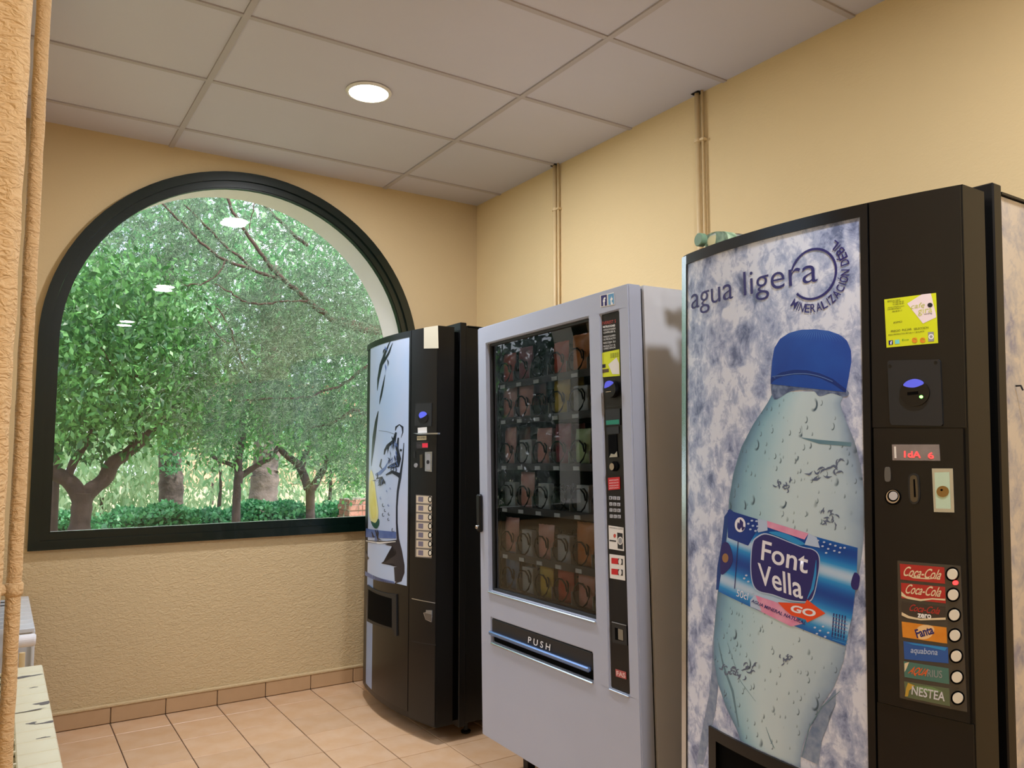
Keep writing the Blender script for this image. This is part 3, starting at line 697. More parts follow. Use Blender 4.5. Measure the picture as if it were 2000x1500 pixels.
for xx in range(5):
    M3.px(LP(stroke([(1535+xx*28, 1140+xx*6), (1518+xx*28, 1370+xx*8)], 6)), .0075, 0, M_NAVY, 'fine_print', lbl)
for yy in range(7):
    M3.px(LP(stroke([(1520, 1395-yy*38), (1670, 1440-yy*38)], 3.4)), .0077, 0, M_SKYB, 'fine_print', lbl)
M3.px(LP(stroke([(565, 900), (600, 440)], 4)), .0075, 0, M_NAVY, 'fine_print', lbl)
M3.px(smooth_closed(LP([(1735, 745), (1775, 760), (1790, 800), (1770, 900), (1725, 905), (1702, 850)]), 4), .0070, 0, M_NAVY, 'emblem_print', lbl)
# streaks on the bottle
for P, w_ in (([(1402, 1255), (1412, 1300), (1430, 1350), (1442, 1420)], [.6, 1.6, 2.2, 1]), ([(1640, 1350), (1605, 1380), (1580, 1420), (1566, 1478)], [.5, 1, 1, .6]), ([(1420, 1256), (1445, 1330), (1475, 1370)], [.3, .5, .3]),
              ([(1495, 1420), (1505, 1448), (1512, 1462)], [.4, 1, .5]), ([(1565, 855), (1600, 863), (1662, 868)], [.6, 4, 4])):
    M3.px(stroke(P, w_), .0052, 0, mat('streak_print', (96, 130, 146), .3), 'streak_print', pan)
for cx_, cy_, sc_ in ((1612, 918, 1.0), (1530, 948, .55), (1616, 1010, .7), (1458, 1310, .7), (1536, 1288, .5), (1420, 1308, .5)):
    for _ in range(14):
        a0 = random.uniform(0, 6.3); x = cx_+random.uniform(-26, 26)*sc_; y = cy_+random.uniform(-14, 14)*sc_
        Pq = [(x, y)]
        for _k in range(6): a0 += random.uniform(-.2, .9); Pq.append((Pq[-1][0]+3.2*sc_*math.cos(a0), Pq[-1][1]+3.2*sc_*math.sin(a0)))
        ww = [.3, .9, 1.5*sc_+.4, 1.8*sc_+.4, 1.3, .8, .2]; oo = .0053+random.uniform(0, .0005); qq = M3.tr(stroke(Pq, ww), oo); kk_ = 7; bmq = bmesh.new(); Vq = [bmq.verts.new((g_[0], -oo, g_[1])) for g_ in qq]
        for _i in range(kk_-1): bmq.faces.new((Vq[_i], Vq[_i+1], Vq[2*kk_-2-_i], Vq[2*kk_-1-_i]))
        M3._finish(bmq, oo, 0, mat('ice_streak', (92, 104, 130), .3), 'splash_print', pan, .012)
# lettering on the ice
M3.text('agua ligera', (1349, 604), (1596, 549), (1348, 562), .0060, M_NAVY, parent=pan, bold=-.006)
cc = M3.uz(1586, 535, .006); rt = (M3.uz(1586, 487, .006)[1]-M3.uz(1586, 584, .006)[1])/2
arcp = [(cc[0]+rt*math.cos(t), cc[1]+rt*math.sin(t)) for t in np.linspace(math.radians(-137), math.radians(163), 50)]
M3.strip(arcp, .0028, .0060, M_NAVY, 'ring_print', pan)
word = 'MINERALIZACIÓN DÉBIL'; a0, a1 = math.radians(-134), math.radians(52)
wd = {'I': .45, 'M': 1.15, ' ': .55, 'N': 1.05, 'Z': .95}; tot = sum(wd.get(ch, 1) for ch in word); acc = 0
for ch in word:
    wc = wd.get(ch, 1); am = a0+(a1-a0)*(acc+wc/2)/tot; hw = (a1-a0)*wc/tot/2*(.30 if ch == 'I' else .80); acc += wc
    if ch == ' ': continue
    ro, ri_ = rt*1.54, rt*1.20
    er = np.array([math.cos(am), math.sin(am)]); et = np.array([-math.sin(am), math.cos(am)]); c_ = np.array(cc)
    A = c_+er*ro-et*hw*ro; B = c_+er*ro+et*hw*ro; top = A-er*(ro-ri_)*(1.28 if ch in 'ÓÉ' else 1.)
    M3.text(ch, tuple(A), tuple(B), tuple(top), .0060, M_NAVY, parent=pan, bold=.012, px=False)
# dispensing slot
bz = M3.root; sz1 = slot_z; iu0 = M3.uz(1403, 1443)
M3.rect(su0, gu1, iu0[1]-.004, sz1, .010, .012, M_BLACK, 'slot_bezel')
M3.rect(su0, iu0[0], .30, iu0[1]-.004, .010, .012, M_BLACK, 'slot_bezel')
M3.rect(iu0[0], gu1, slot_z-.29, iu0[1]-.004, .001, .001, M_SEAM, 'slot_opening')  # flat near-black sheet painted in place of the slot's shaded depth
M3.rect(gu0, usm-.002, .10, slot_z-.30, .006, .006, M_BLACK, 'kick_panel')
# right-hand control side
ru0, ru1 = usm+.002, W3-.002
zsp = M3.uz(1800, 836)[1]; zlo = M3.uz(1830, 1396)[1]
M3.rect(ru0, ru1, zsp+.001, H3-.002, .005, .006, M_BLACK, 'upper_control_panel')
lo_ = M3.rect(ru0+.004, ru1-.004, zlo, zsp-.001, .009, .010, M_BLACK, 'lower_control_panel')
M3.rect(ru0, ru1, .085, zlo-.002, .005, .006, M_BLACK, 'lower_door')
# sticker
st = M3.px([(1727, 585), (1828, 572), (1832, 670), (1731.5, 679)], .0062, .0008, M_YEL, 'sticker')
def SP(P): return [(1715+x/11.54, 560+y/11.54) for x, y in P]
M3.px(SP([(655, 380), (980, 175), (1190, 150), (1300, 600), (1310, 690), (1010, 830)]), .0065, 0, mat('pink_white_print', (238, 222, 226), .5), 'sticker_card', st)
M_OLIVE = mat('olive_print', (196, 204, 90), .5)
M3.text('cafe', SP([(740, 500)])[0], SP([(1050, 460)])[0], SP([(740, 390)])[0], .0067, M_OLIVE, parent=st, shear=.2)
M3.text('gira', SP([(900, 620)])[0], SP([(1220, 570)])[0], SP([(900, 490)])[0], .0067, M_OLIVE, parent=st)
M3.ellipse(SP([(1170, 415)])[0], 5, 4.6, .0067, 0, M_TXTK, 'sticker_mark', st)
M3.text('vending', SP([(1035, 635)])[0], SP([(1215, 612)])[0], SP([(1035, 600)])[0], .0067, M_TXTK, parent=st)
for a, b, c, s_ in (((210, 350), (500, 315), (208, 310), 'SERVICIO AL CLIENTE'), ((330, 375), (580, 342), (330, 345), '93 000 00 00'), ((330, 420), (580, 388), (330, 390), '93 000 00 01'), ((215, 485), (585, 440), (215, 455), 'www.cafegira.com'), ((215, 525), (515, 488), (215, 497), 'info@cafegira'), ((320, 575), (540, 548), (320, 545), '600 00 00 17'), ((340, 830), (540, 805), (340, 790), 'ASMO'),
                    ((290, 1030), (500, 1005), (290, 985), 'PRECIO'), ((540, 1000), (755, 975), (540, 955), 'PULSAR'), ((805, 975), (1135, 940), (805, 930), 'SELECCION'), ((235, 1105), (1040, 1020), (235, 1075), 'PARA PRODUCTOS DE 0.50 A 1.20 EUROS'), ((545, 1225), (690, 1208), (545, 1180), 'Eco')):
    M3.text(s_, SP([a])[0], SP([b])[0], SP([c])[0], .0067, mat('green_print', (40, 140, 40), .5) if s_ == 'Eco' else M_TXTK, parent=st)
M3.px(SP([(235, 1215), (330, 1203), (337, 1300), (242, 1312)]), .0067, 0, M_NAVY, 'sticker_icon', st)
M3.px(SP([(380, 1200), (480, 1188), (487, 1280), (387, 1292)]), .0067, 0, mat('aqua_print', (120, 214, 214), .5), 'sticker_icon', st)
M3.text('f', SP([(275, 1300)])[0], SP([(315, 1296)])[0], SP([(273, 1225)])[0], .0069, M_TXTW, parent=st, bold=.03)
for x in (825, 1005): M3.poly(M3.tr(SP(stroke([(x+55*math.cos(t), 1205+52*math.sin(t)) for t in np.linspace(0, 6.0, 16)], 9)), .0067), .0067, 0, mat('orange_print', (226, 140, 40), .5), 'sticker_icon', st)
M3.px(SP([(1125, 1025), (1255, 1015), (1262, 1225), (1132, 1235)]), .0067, 0, M_GREY, 'sticker_icon', st); M3.ellipse(SP([(1195, 1125)])[0], 5.2, 5.2, .0068, 0, M_TXTW, 'sticker_icon', st); M3.ellipse(SP([(1195, 1125)])[0], 3, 3, .0069, 0, M_GREY, 'sticker_icon', st)
# card reader
cr = M3.px([(1733, 707), (1737, 704), (1832, 702), (1836, 706), (1841, 828), (1838, 832), (1742, 830), (1738, 826)], .010, .006, M_BLACK2, 'card_reader')
M3.ellipse((1786, 767), 29, 26, .013, .004, M_BLACK, 'reader_dome', cr)
M3.px(smooth_closed([(1764, 752), (1772, 744), (1786, 740), (1799, 743), (1804, 749), (1795, 754), (1784, 757), (1772, 756)], 4), .0135, .001, M_BLUEL, 'reader_lens', cr)
M3.px([(1772, 766), (1793, 764), (1794, 770), (1772, 772)], .0135, 0, M_SEAM, 'card_slot', cr)
M3.ellipse((1799, 775), 3.4, 3, .0138, .001, M_LEDG, 'green_light', cr, 12)
for c_ in ((1738, 715), (1827, 708)): M3.ellipse(c_, 3.4, 3.4, .0105, .001, M_BLACK, 'screw', cr, 12)
# display
dp = M3.px([(1742, 868), (1834, 868), (1836, 900), (1743, 899)], .0105, .003, mat('display_window', (120, 112, 112), .15, var=(30, .5, (150, 140, 138)), coat=.5), 'display')
M3.px([(1746, 872), (1750, 872), (1751, 895), (1747, 895)], .0110, 0, M_OFFW, 'display_edge', dp)
M3.text('1dA', (1766, 893), (1798, 894), (1766, 881), .0112, M_LEDR, parent=dp, bold=.01); M3.text('6', (1813, 895), (1824, 896), (1812, 883), .0112, M_LEDR, parent=dp, bold=.01)
M3.px(smooth_closed([(1728, 915), (1733, 912), (1738, 915), (1739, 937), (1734, 941), (1728, 937)], 3), .0105, .002, mat('grey_plastic', (92, 90, 86), .4), 'return_slot', lo_)
rg = M3.ellipse((1743.5, 971), 15.5, 15.5, .0115, .003, M_SEAM, 'return_button', lo_); M3.ellipse((1743.5, 970), 13, 13, .0118, .0005, M_CHROME, 'button_rim', rg); M3.ellipse((1744, 969), 11, 11, .0122, .001, M_SEAM, 'button_well', rg); M3.ellipse((1744.5, 968.5), 8.5, 8.5, .0128, .002, mat('grey_button', (190, 188, 190), .35), 'button_cap', rg)
cs = M3.px(smooth_closed([(1774, 935), (1778, 926), (1787, 925), (1794, 932), (1796, 955), (1796, 974), (1791, 983), (1782, 984), (1776, 976), (1774, 955)], 3), .0115, .003, M_BLACK2, 'coin_slot')
M3.px(smooth_closed([(1777, 936), (1781, 929), (1787, 929), (1791, 935), (1793, 972), (1788, 980), (1781, 979), (1778, 972)], 3), .0118, 0, mat('bronze', (96, 88, 72), .35, .6), 'slot_rim', cs)
M3.px([(1783.5, 936), (1787, 936), (1789, 971), (1785, 971)], .0121, 0, M_SEAM, 'slot_gap', cs)
lk = M3.px([(1820, 915), (1861, 915), (1864, 1001), (1824, 1000)], .0125, .004, M_STEEL, 'lock_plate')
M3.px([(1825, 923), (1854, 922), (1857, 994), (1828, 993)], .0129, 0, mat('mint_plate', (196, 224, 206), .3, .3), 'lock_insert', lk)
M3.ellipse((1841, 960), 12, 11, .0140, .001, mat('brass', (150, 122, 72), .35, .7), 'lock_cylinder', lk); M3.ellipse((1839, 957), 2.6, 2.2, .0143, 0, M_SEAM, 'keyhole', lk, 10)
# selection strip
sel = M3.px([(1752.5, 1095), (1876, 1105), (1889, 1391), (1757.5, 1363)], .0115, .003, mat('glossy_black_strip', (58, 54, 50), .12, coat=.6), 'selection_strip')
def QP(P): return [(1700+x/3.57, 1080+y/3.57) for x, y in P]
M_COKE = mat('cola_red', (176, 44, 40), .3); M_CREAM = mat('cream_print', (224, 206, 170), .3)
tabs = [((205, 75), (515, 100), (520, 215), (210, 185), M_COKE), ((213, 208), (520, 237), (525, 352), (217, 315), M_COKE), ((215, 340), (522, 376), (525, 475), (218, 445), mat('zero_black', (60, 52, 46), .3)),
        ((218, 478), (530, 520), (535, 632), (225, 587), mat('orange_tab', (214, 130, 34), .3, var=(60, .6, (224, 154, 56)))), ((230, 615), (540, 658), (545, 770), (237, 740), mat('blue_tab', (40, 86, 160), .3)),
        ((232, 755), (545, 805), (550, 915), (238, 865), mat('teal_tab', (72, 116, 106), .3)), ((235, 895), (550, 945), (555, 1070), (245, 1005), mat('tea_tab', (92, 104, 76), .3))]
tb_ = []
for a, b, c, d, mt_ in tabs:
    tb_.append(M3.px(QP([a, b, c, d]), .0120, .0004, mt_, 'drink_label', sel))
def QT(s_, A, B, Cc, mt_, par, **kw): M3.text(s_, QP([A])[0], QP([B])[0], QP([Cc])[0], .0123, mt_, parent=par, **kw)
QT('Coca-Cola', (228, 158), (488, 186), (240, 92), M_CREAM, tb_[0], shear=.35, bold=.012)
M3.px(QP(stroke([(245, 150), (300, 172), (400, 180), (470, 176)], [1, 4, 4, 1])), .0122, 0, M_CREAM, 'swash_print', tb_[0])
QT('Coca-Cola', (242, 280), (488, 306), (254, 216), M_CREAM, tb_[1], shear=.35, bold=.012)
M3.px(QP([(215, 268), (250, 300), (350, 322), (430, 315), (522, 320), (522, 332), (430, 325), (350, 336), (260, 320), (216, 300)]), .0122, 0, M_CREAM, 'swash_print', tb_[1])
QT('Coca-Cola', (270, 402), (480, 428), (280, 356), M_COKE, tb_[2], shear=.35, bold=.01)
QT('zero', (328, 448), (424, 458), (328, 420), M_TXTW, tb_[2], bold=.03)
M3.px(QP([(218, 412), (270, 440), (350, 458), (525, 450), (525, 466), (350, 470), (260, 455), (218, 435)]), .0122, 0, M_CREAM, 'swash_print', tb_[2])
M3.px(QP(smooth_closed([(315, 560), (330, 520), (370, 502), (420, 506), (445, 530), (430, 575), (390, 600), (340, 598)], 3)), .0121, 0, mat('pale_orange', (236, 196, 140), .3), 'fruit_print', tb_[3])
QT('Fanta', (325, 592), (446, 560), (306, 535), M_NAVY, tb_[3], bold=.03)
QT('aquabona', (280, 695), (468, 712), (282, 655), M_PALE, tb_[4], shear=.1, bold=.01)
M3.px(QP([(240, 622), (535, 660), (520, 682), (400, 655), (300, 640)]), .0122, 0, M_SKYB, 'highlight_print', tb_[4])
QT('AQUA', (262, 838), (385, 858), (285, 790), mat('orange_letters', (222, 96, 40), .3), tb_[5], shear=.3, bold=.02)
QT('RIUS', (398, 862), (500, 872), (398, 812), M_GREY, tb_[5])
M3.px(QP([(238, 770), (270, 760), (250, 810), (238, 830)]), .0122, 0, M_CREAM, 'leaf_print', tb_[5])
M3.px(QP([(262, 905), (310, 925), (270, 960), (262, 1000), (240, 1000), (250, 940)]), .0122, 0, mat('mustard_print', (190, 156, 60), .3), 'leaf_print', tb_[6])
M3.px(QP([(310, 925), (430, 935), (500, 965), (430, 975), (320, 960)]), .0122, 0, mat('leaf_green', (110, 140, 90), .3), 'leaf_print', tb_[6])
QT('NESTEA', (286, 985), (518, 1034), (290, 925), mat('tea_letters', (206, 206, 214), .3), tb_[6], bold=.015)
for c_ in ((570, 148), (575, 292), (583, 433), (587, 575), (597, 720), (602, 867), (608, 1012)):
    c2 = QP([c_])[0]; q = M3.ellipse(c2, 13.5, 14, .0130, .003, M_SEAM, 'selection_button', sel); M3.ellipse(c2, 10, 10.6, .0150, .003, M_IVORY, 'button_cap', q)
M3.ellipse(QP([(592, 208)])[0], 5.5, 4.5, .0135, .001, M_LEDR, 'red_light', sel, 14)
G().tube([(W3-.002, .2, M3.uz(1975, 740)[1]), (W3+.008, .2, M3.uz(1975, 740)[1]), (W3+.012, .2, M3.uz(1975, 740)[1]-.01)], .002, 6).build('side_hook', M_BLKSTEEL, M3.root)

# =================================================================== DRINKS MACHINE, FAR (water splash front)
M1 = Machine('drinks_machine', -.8567, -.2857, .0069, -.0012, -.0052, .8181, .0552)
tag(M1.root, 'black drinks machine with a splashing glass front beside the arched window', 'vending machine')
W1, H1 = .8181, 1.8762
drinks_body(M1, W1, H1, .071, .74, M_BLKSTEEL)
us1 = .6276
def AP(P): return [(700+x/3.41, 620+y/3.41) for x, y in P]
def BP(P): return [(700+x/3.41, 1040+y/3.41) for x, y in P]
g0 = M1.uz(722, 900)[0]; g1 = M1.uz(802, 720)[0]; gtop = (M1.uz(723, 684)[1]+M1.uz(802, 657)[1])/2; gbot = M1.uz(795, 1144)[1]
M_SPL = mat('splash_panel', (206, 210, 232), .3, var=(1.6, .9, (168, 198, 236)))
M1.rect(.006, us1-.002, gtop, H1-.002, .005, .006, M_BLACK, 'frame_rail')
M1.rect(us1-.016, us1-.002, gbot, gtop, .005, .006, M_BLACK, 'frame_stile')
pn = M1.rect(max(g0, .006), us1-.016, gbot, gtop, .004, .005, M_SPL, 'printed_panel')
zbp = M1.uz(715, 1345)[1]; ustp = M1.uz(729, 1250)[0]
M1.rect(max(g0, .006), ustp, .10, gbot, .004, .005, mat('pale_blue_strip', (130, 160, 210), .3, var=(5, .6, (160, 184, 220))), 'printed_strip', pn)
M1.rect(ustp, us1-.002, .10, gbot, .005, .006, M_BLACK, 'kick_panel')
M1.rect(us1-.0015, us1+.0015, .075, H1-.002, .002, .002, M_SEAM, 'door_seam')
M_INK = mat('ink_print', (20, 24, 44), .3); M_SHB = mat('shade_blue', (70, 96, 160), .3, var=(12, .7, (110, 140, 196)))
M_YLW = mat('lemon_print', (226, 210, 50), .3, var=(14, .7, (236, 226, 130)))
def CP(P): return [(700+x/2.885, 640+y/2.885) for x, y in P]
def ink(P, w_, mt_=M_INK, kk=.0046):
    a = M1.tr(CP(stroke(P, w_)), kk); k_ = len(P); bm = bmesh.new(); V = [bm.verts.new((q[0], -kk, q[1])) for q in a]
    for i in range(k_-1): bm.faces.new((V[i], V[i+1], V[2*k_-2-i], V[2*k_-1-i]))
    return M1._finish(bm, kk, 0, mt_, 'ink_print', pn, .012)
ink([(180, 75), (150, 145), (128, 210), (112, 290), (106, 355)], [2, 6, 9, 6, 1]); ink([(192, 85), (172, 140), (150, 180), (132, 215)], [1, 5, 6, 2], kk=.0049)
ink([(150, 265), (138, 330), (126, 390), (118, 430)], [1, 5, 5, 1]); ink([(112, 470), (100, 530), (88, 620), (80, 700), (72, 780)], [2, 7, 9, 6, 1])
ink([(230, 545), (248, 560), (250, 590), (240, 620)], [2, 6, 3, 1]); ink([(232, 545), (212, 560), (208, 580)], [2, 5, 2])
ink([(115, 580), (160, 585), (205, 600)], [.6, .8, 1]); ink([(212, 590), (200, 640), (165, 665), (150, 690), (145, 715)], [5, 11, 8, 6, 3])
ink([(225, 620), (218, 680), (232, 740), (225, 780), (190, 790)], [4, 8, 9, 6, 4]); ink([(165, 790), (190, 775), (225, 760), (215, 720)], [5, 8, 10, 3], kk=.0050)
ink([(130, 740), (122, 780), (135, 800)], [3, 5, 2]); ink([(95, 830), (120, 820), (150, 790), (165, 760)], [6, 10, 6, 1], M_SHB, .0048)
ink([(100, 850), (130, 845), (145, 870), (120, 890)], [3, 8, 8, 3], kk=.0051); ink([(155, 830), (190, 812), (225, 828), (238, 850)], [4, 9, 12, 5], kk=.0052)
ink([(233, 690), (245, 690)], [7, 5], kk=.0053)
ink([(256, 650), (250, 740), (234, 850), (222, 920), (216, 1010), (216, 1100), (222, 1190), (234, 1260), (248, 1340), (250, 1380), (236, 1425), (205, 1440)], [2, 4, 7, 6, 5, 5, 7, 12, 12, 10, 8, 2], kk=.0047)
ink([(38, 1200), (100, 1208), (160, 1210), (225, 1206)], [5, 8, 8, 12], kk=.00475)
M1.px(CP(smooth_closed([(225, 1215), (240, 1250), (255, 1340), (235, 1345), (200, 1345), (205, 1330), (135, 1330), (140, 1318), (200, 1290), (215, 1262), (195, 1235), (150, 1222)], 3)), .0048, 0, M_INK, 'ink_print', pn)
M1.px(CP([(250, 1340), (250, 1390), (222, 1432), (205, 1430), (212, 1390), (200, 1350)]), .0049, 0, M_INK, 'ink_print', pn)
M1.px(CP([(42, 1130), (212, 1150), (212, 1188), (42, 1180)]), .0050, 0, M_SHB, 'shade_print', pn)
M1.px(CP(stroke([(42, 1200), (120, 1213), (210, 1205)], [2, 5, 2])), .0054, 0, M_OFFW, 'highlight_print', pn)
M1.px(CP([(38, 1370), (90, 1400), (200, 1430), (205, 1444), (90, 1420), (38, 1395)]), .0050, 0, M_SHB, 'shade_print', pn)
M1.px(CP([(36, 1250), (60, 1300), (50, 1310), (36, 1290)]), .0050, 0, M_INK, 'ink_print', pn)
M1.px(CP(smooth_closed([(70, 800), (88, 850), (102, 960), (112, 1040), (105, 1090), (85, 1100), (66, 1080), (58, 1010), (58, 920), (62, 850)], 4)), .0052, 0, mat('lemon_rind', (232, 226, 150), .3), 'lemon_print', pn)
M1.px(CP(smooth_closed([(72, 860), (90, 900), (98, 980), (102, 1040), (92, 1075), (76, 1070), (66, 1010), (66, 930)], 4)), .0056, 0, M_YLW, 'lemon_print', pn)
M1.px(CP(smooth_closed([(70, 1090), (95, 1100), (112, 1075), (118, 1100), (105, 1130), (85, 1125)], 4)), .0054, 0, mat('mint_leaf_print', (30, 84, 66), .3), 'leaf_print', pn)
for x, y, r_ in ((140, 1000, 6), (150, 1030, 5), (170, 1000, 4), (172, 1050, 5), (140, 1055, 6), (160, 920, 3), (180, 905, 3), (170, 1080, 5), (195, 1140, 7), (125, 960, 4)):
    ink([(x+r_*math.cos(t_), y+r_*1.5*math.sin(t_)) for t_ in np.linspace(.5, 4.5, 9)], 1.4, M_SHB if r_ < 5 else M_INK, .0055)
ink([(95, 1140), (105, 1170), (112, 1200)], [2, 6, 2], kk=.0058); ink([(75, 1150), (85, 1180)], [2, 4], kk=.0058)
for cx_, cy_, sx_, sy_, n_ in ((185, 690, 28, 50, 16), (205, 760, 22, 30, 10), (120, 840, 22, 28, 10), (200, 625, 14, 28, 7), (100, 1160, 14, 26, 6), (160, 150, 12, 60, 5)):
    for _ in range(n_):
        a0 = random.uniform(.6, 2.4); x, y = cx_+random.uniform(-sx_, sx_), cy_+random.uniform(-sy_, sy_); Pq = [(x, y)]
        for _k in range(5): a0 += random.uniform(-.5, .6); Pq.append((Pq[-1][0]+5*math.cos(a0), Pq[-1][1]+9*math.sin(a0)))
        wq = random.uniform(1, 2.6); ink(Pq, [.4, wq, wq*1.4, wq, .7, .3], random.choice((M_INK, M_INK, M_SHB)), random.uniform(.0060, .0066))
# slot
bz1 = M1.px(BP([(58, 348), (110, 385), (180, 405), (250, 412), (252, 690), (238, 682), (232, 645), (170, 635), (100, 612), (56, 590)]), .012, .010, M_BLACK2, 'slot_bezel')
M1.px(BP([(66, 378), (130, 412), (222, 440), (222, 635), (150, 612), (62, 572)]), .0126, 0, M_SEAM, 'slot_opening', bz1)  # near-black face stands for shade inside the slot; no hollow behind
# control side
cu0, cu1 = us1+.002, W1-.002
M1.rect(cu0, cu1, .078, H1-.002, .004, .005, M_BLACK, 'control_panel')
M1.px(AP([(436, 68), (528, 54), (530, 205), (436, 207)]), .0055, .001, mat('blank_card', (206, 200, 180), .6), 'card_sticker')
cr = M1.px(AP([(380, 575), (487, 570), (485, 725), (372, 722)]), .0075, .004, M_BLACK2, 'card_reader')
M1.ellipse(AP([(430, 665)])[0], 9.6, 11.5, .0105, .004, M_BLACK, 'reader_dome', cr); M1.px(AP(smooth_closed([(402, 650), (415, 630), (440, 628), (455, 645), (430, 665), (410, 670)], 4)), .0112, .001, M_BLUEL, 'reader_lens', cr)
M1.px(AP([(395, 735), (455, 730), (456, 768), (396, 770)]), .0065, .001, M_OFFW, 'small_label'); M1.px(AP([(390, 790), (452, 788), (452, 815), (390, 818)]), .0065, .001, mat('cream_label', (214, 204, 170), .5), 'small_label')
M1.text('NO CAMBIO', AP([(394, 808)])[0], AP([(448, 807)])[0], AP([(394, 795)])[0], .0068, M_TXTK)
M1.px(AP([(362, 771), (520, 768), (520, 778), (400, 780)]), .018, .012, M_STEEL, 'ledge')
d1 = M1.px(AP([(383, 828), (467, 826), (467, 872), (384, 874)]), .0065, .001, mat('small_display', (50, 46, 48), .2), 'display'); M1.px(AP([(425, 838), (462, 837), (462, 866), (425, 867)]), .0068, 0, mat('dim_red', (170, 40, 60), .4, emit=((200, 30, 50), .5)), 'display_digits', d1)
M1.px(AP([(366, 895), (378, 893), (378, 935), (366, 936)]), .0065, .001, M_BLACK2, 'return_slot')
M1.ellipse(AP([(381, 985)])[0], 3.4, 4.2, .0085, .003, M_GREY, 'return_button')
M1.px(AP([(408, 915), (426, 912), (427, 1000), (409, 1004)]), .0068, .001, mat('bronze', (96, 88, 72), .35, .6), 'coin_slot')
lk = M1.px(AP([(443, 897), (490, 894), (488, 1028), (443, 1024)]), .0085, .003, M_STEEL, 'lock_plate'); M1.px(AP([(452, 910), (481, 908), (480, 1015), (452, 1012)]), .0090, 0, M_GREY, 'lock_insert', lk); M1.ellipse(AP([(463, 963)])[0], 3, 4, .0094, 0, M_TXTK, 'keyhole', lk, 12)
sl_ = M1.px(AP([(383, 1180), (490, 1188), (486, 1605), (378, 1596)]), .0065, .001, mat('strip_frame', (120, 112, 104), .4), 'selection_strip')
M_LBE = mat('beige_label', (214, 198, 172), .5); M_LPU = mat('purple_square', (120, 112, 128), .5)
for i in range(7):
    y = 1184+i*59.5; q = M1.px(AP([(386, y+2), (488, y+9), (487, y+56), (385, y+50)]), .0068, .0003, M_LBE, 'drink_label', sl_)
    M1.px(AP([(399, y+9), (432, y+11), (431, y+45), (398, y+42)]), .0070, 0, M_LPU, 'drink_icon', q)
    bq = M1.ellipse(AP([(476, y+28)])[0], 3.6, 6.2, .0080, .001, M_SEAM, 'selection_button', sl_, 16); M1.ellipse(AP([(477, y+28)])[0], 2.2, 4.2, .0090, .001, M_IVORY, 'button_cap', bq, 12)
M1.px(BP([(355, 437), (510, 467), (510, 473), (355, 443)]), .0052, .001, M_STEEL, 'seam_trim')
M1.px(BP([(352, 722), (515, 750), (515, 754), (352, 727)]), .0052, .001, M_BLACK2, 'seam_trim')
hk = M1.px(BP([(450, 517), (488, 518), (488, 560), (484, 598), (446, 580), (432, 535), (450, 530)]), .010, .005, M_STEEL, 'door_lock'); M1.px(BP([(436, 536), (484, 546), (482, 592), (448, 578)]), .0108, 0, mat('dull_metal', (120, 112, 104), .4, .6), 'lock_flap', hk)

# =================================================================== SNACK MACHINE
M2 = Machine('snack_machine', -.8359, -1.4841, -.0352, .0092, -.0161, .9936, 0.)
tag(M2.root, 'silver grey snack machine with glass front between the two drinks machines', 'vending machine')
W2, H2, zb2, D2 = .9936, 1.8197, .1587, .74
ga, gb, gz0, gz2 = .0728, .781, .7395, 1.7453
ca, cb = M2.uz(1172, 640)[0], M2.uz(1207, 640)[0]; cz1 = M2.uz(1190, 610)[1]; cz0 = M2.uz(1212, 1352)[1]
ca = (ca+M2.uz(1190, 1300)[0])/2; cb = (cb+M2.uz(1229, 1300)[0])/2
pa, pb = .0861, .7587; pz0 = M2.uz(1060, 1293)[1]; pz1 = M2.uz(1060, 1241)[1]
us = sorted([0, ga, pa, pb, gb, ca, cb, W2]); zs = sorted([zb2, cz0, pz0, pz1, gz0, gz2, cz1, H2])
ho = set()
for i in range(len(us)-1):
    for j in range(len(zs)-1):
        u, z = (us[i]+us[i+1])/2, (zs[j]+zs[j+1])/2
        if (ga < u < gb and gz0 < z < gz2) or (pa < u < pb and pz0 < z < pz1) or (ca < u < cb and cz0 < z < cz1): ho.add((i, j))
dr = bm_obj(plate(us, zs, ho, 0, .055, .004), 'door', M_SILVER, M2.root)
M_INT = mat('cabinet_interior', (84, 78, 74), .6, var=(4, .4, (70, 66, 62)))
g = G(); g.box(0, W2, .064, .09, zb2, zb2+.02); g.box(0, .02, .064, D2, zb2, H2); g.box(W2-.02, W2, .064, D2, zb2, H2); g.box(.02, W2-.02, D2-.02, D2, zb2, H2); g.box(.02, W2-.02, .064, D2-.02, H2-.02, H2); g.box(.02, W2-.02, .064, D2-.02, zb2, zb2+.02)
g.build('cabinet', M_SILVSIDE, M2.root)
g = G(); g.box(.03, .036, .07, .60, .70, 1.785); g.box(.81, .816, .07, .60, .70, 1.785); g.box(.03, .816, .60, .606, .70, 1.785); g.box(.03, .816, .07, .60, 1.78, 1.786); g.box(.03, .816, .07, .60, .695, .70)
g.build('inner_liner', M_INT, M2.root)
for q_ in ((.02, .07), (W2-.05, W2-.008)): G().box(q_[0], q_[1], .0565, .062, zb2+.01, H2-.01).build('door_gasket', M_SEAM, M2.root)
M_GASK = mat('gasket', (40, 42, 44), .5)
bm_obj(plate([ga+.0005, ga+.012, gb-.012, gb-.0005], [gz0+.0005, gz0+.010, gz2-.010, gz2-.0005], {(1, 1)}, .016, .045, 0), 'glass_gasket', M_GASK, M2.root)
G().box(ga-.004, gb+.004, -.006, .003, gz0-.010, gz0-.001, .003).build('lower_glass_trim', M_STEEL, M2.root)
G().add([(ga+.006, .024, gz0+.006), (gb-.006, .024, gz0+.006), (gb-.006, .024, gz2-.006), (ga+.006, .024, gz2-.006)], [(0, 1, 2, 3)]).build('glass_pane', glass_mat('vending_glass', (.72, .74, .74), 1.62), M2.root)
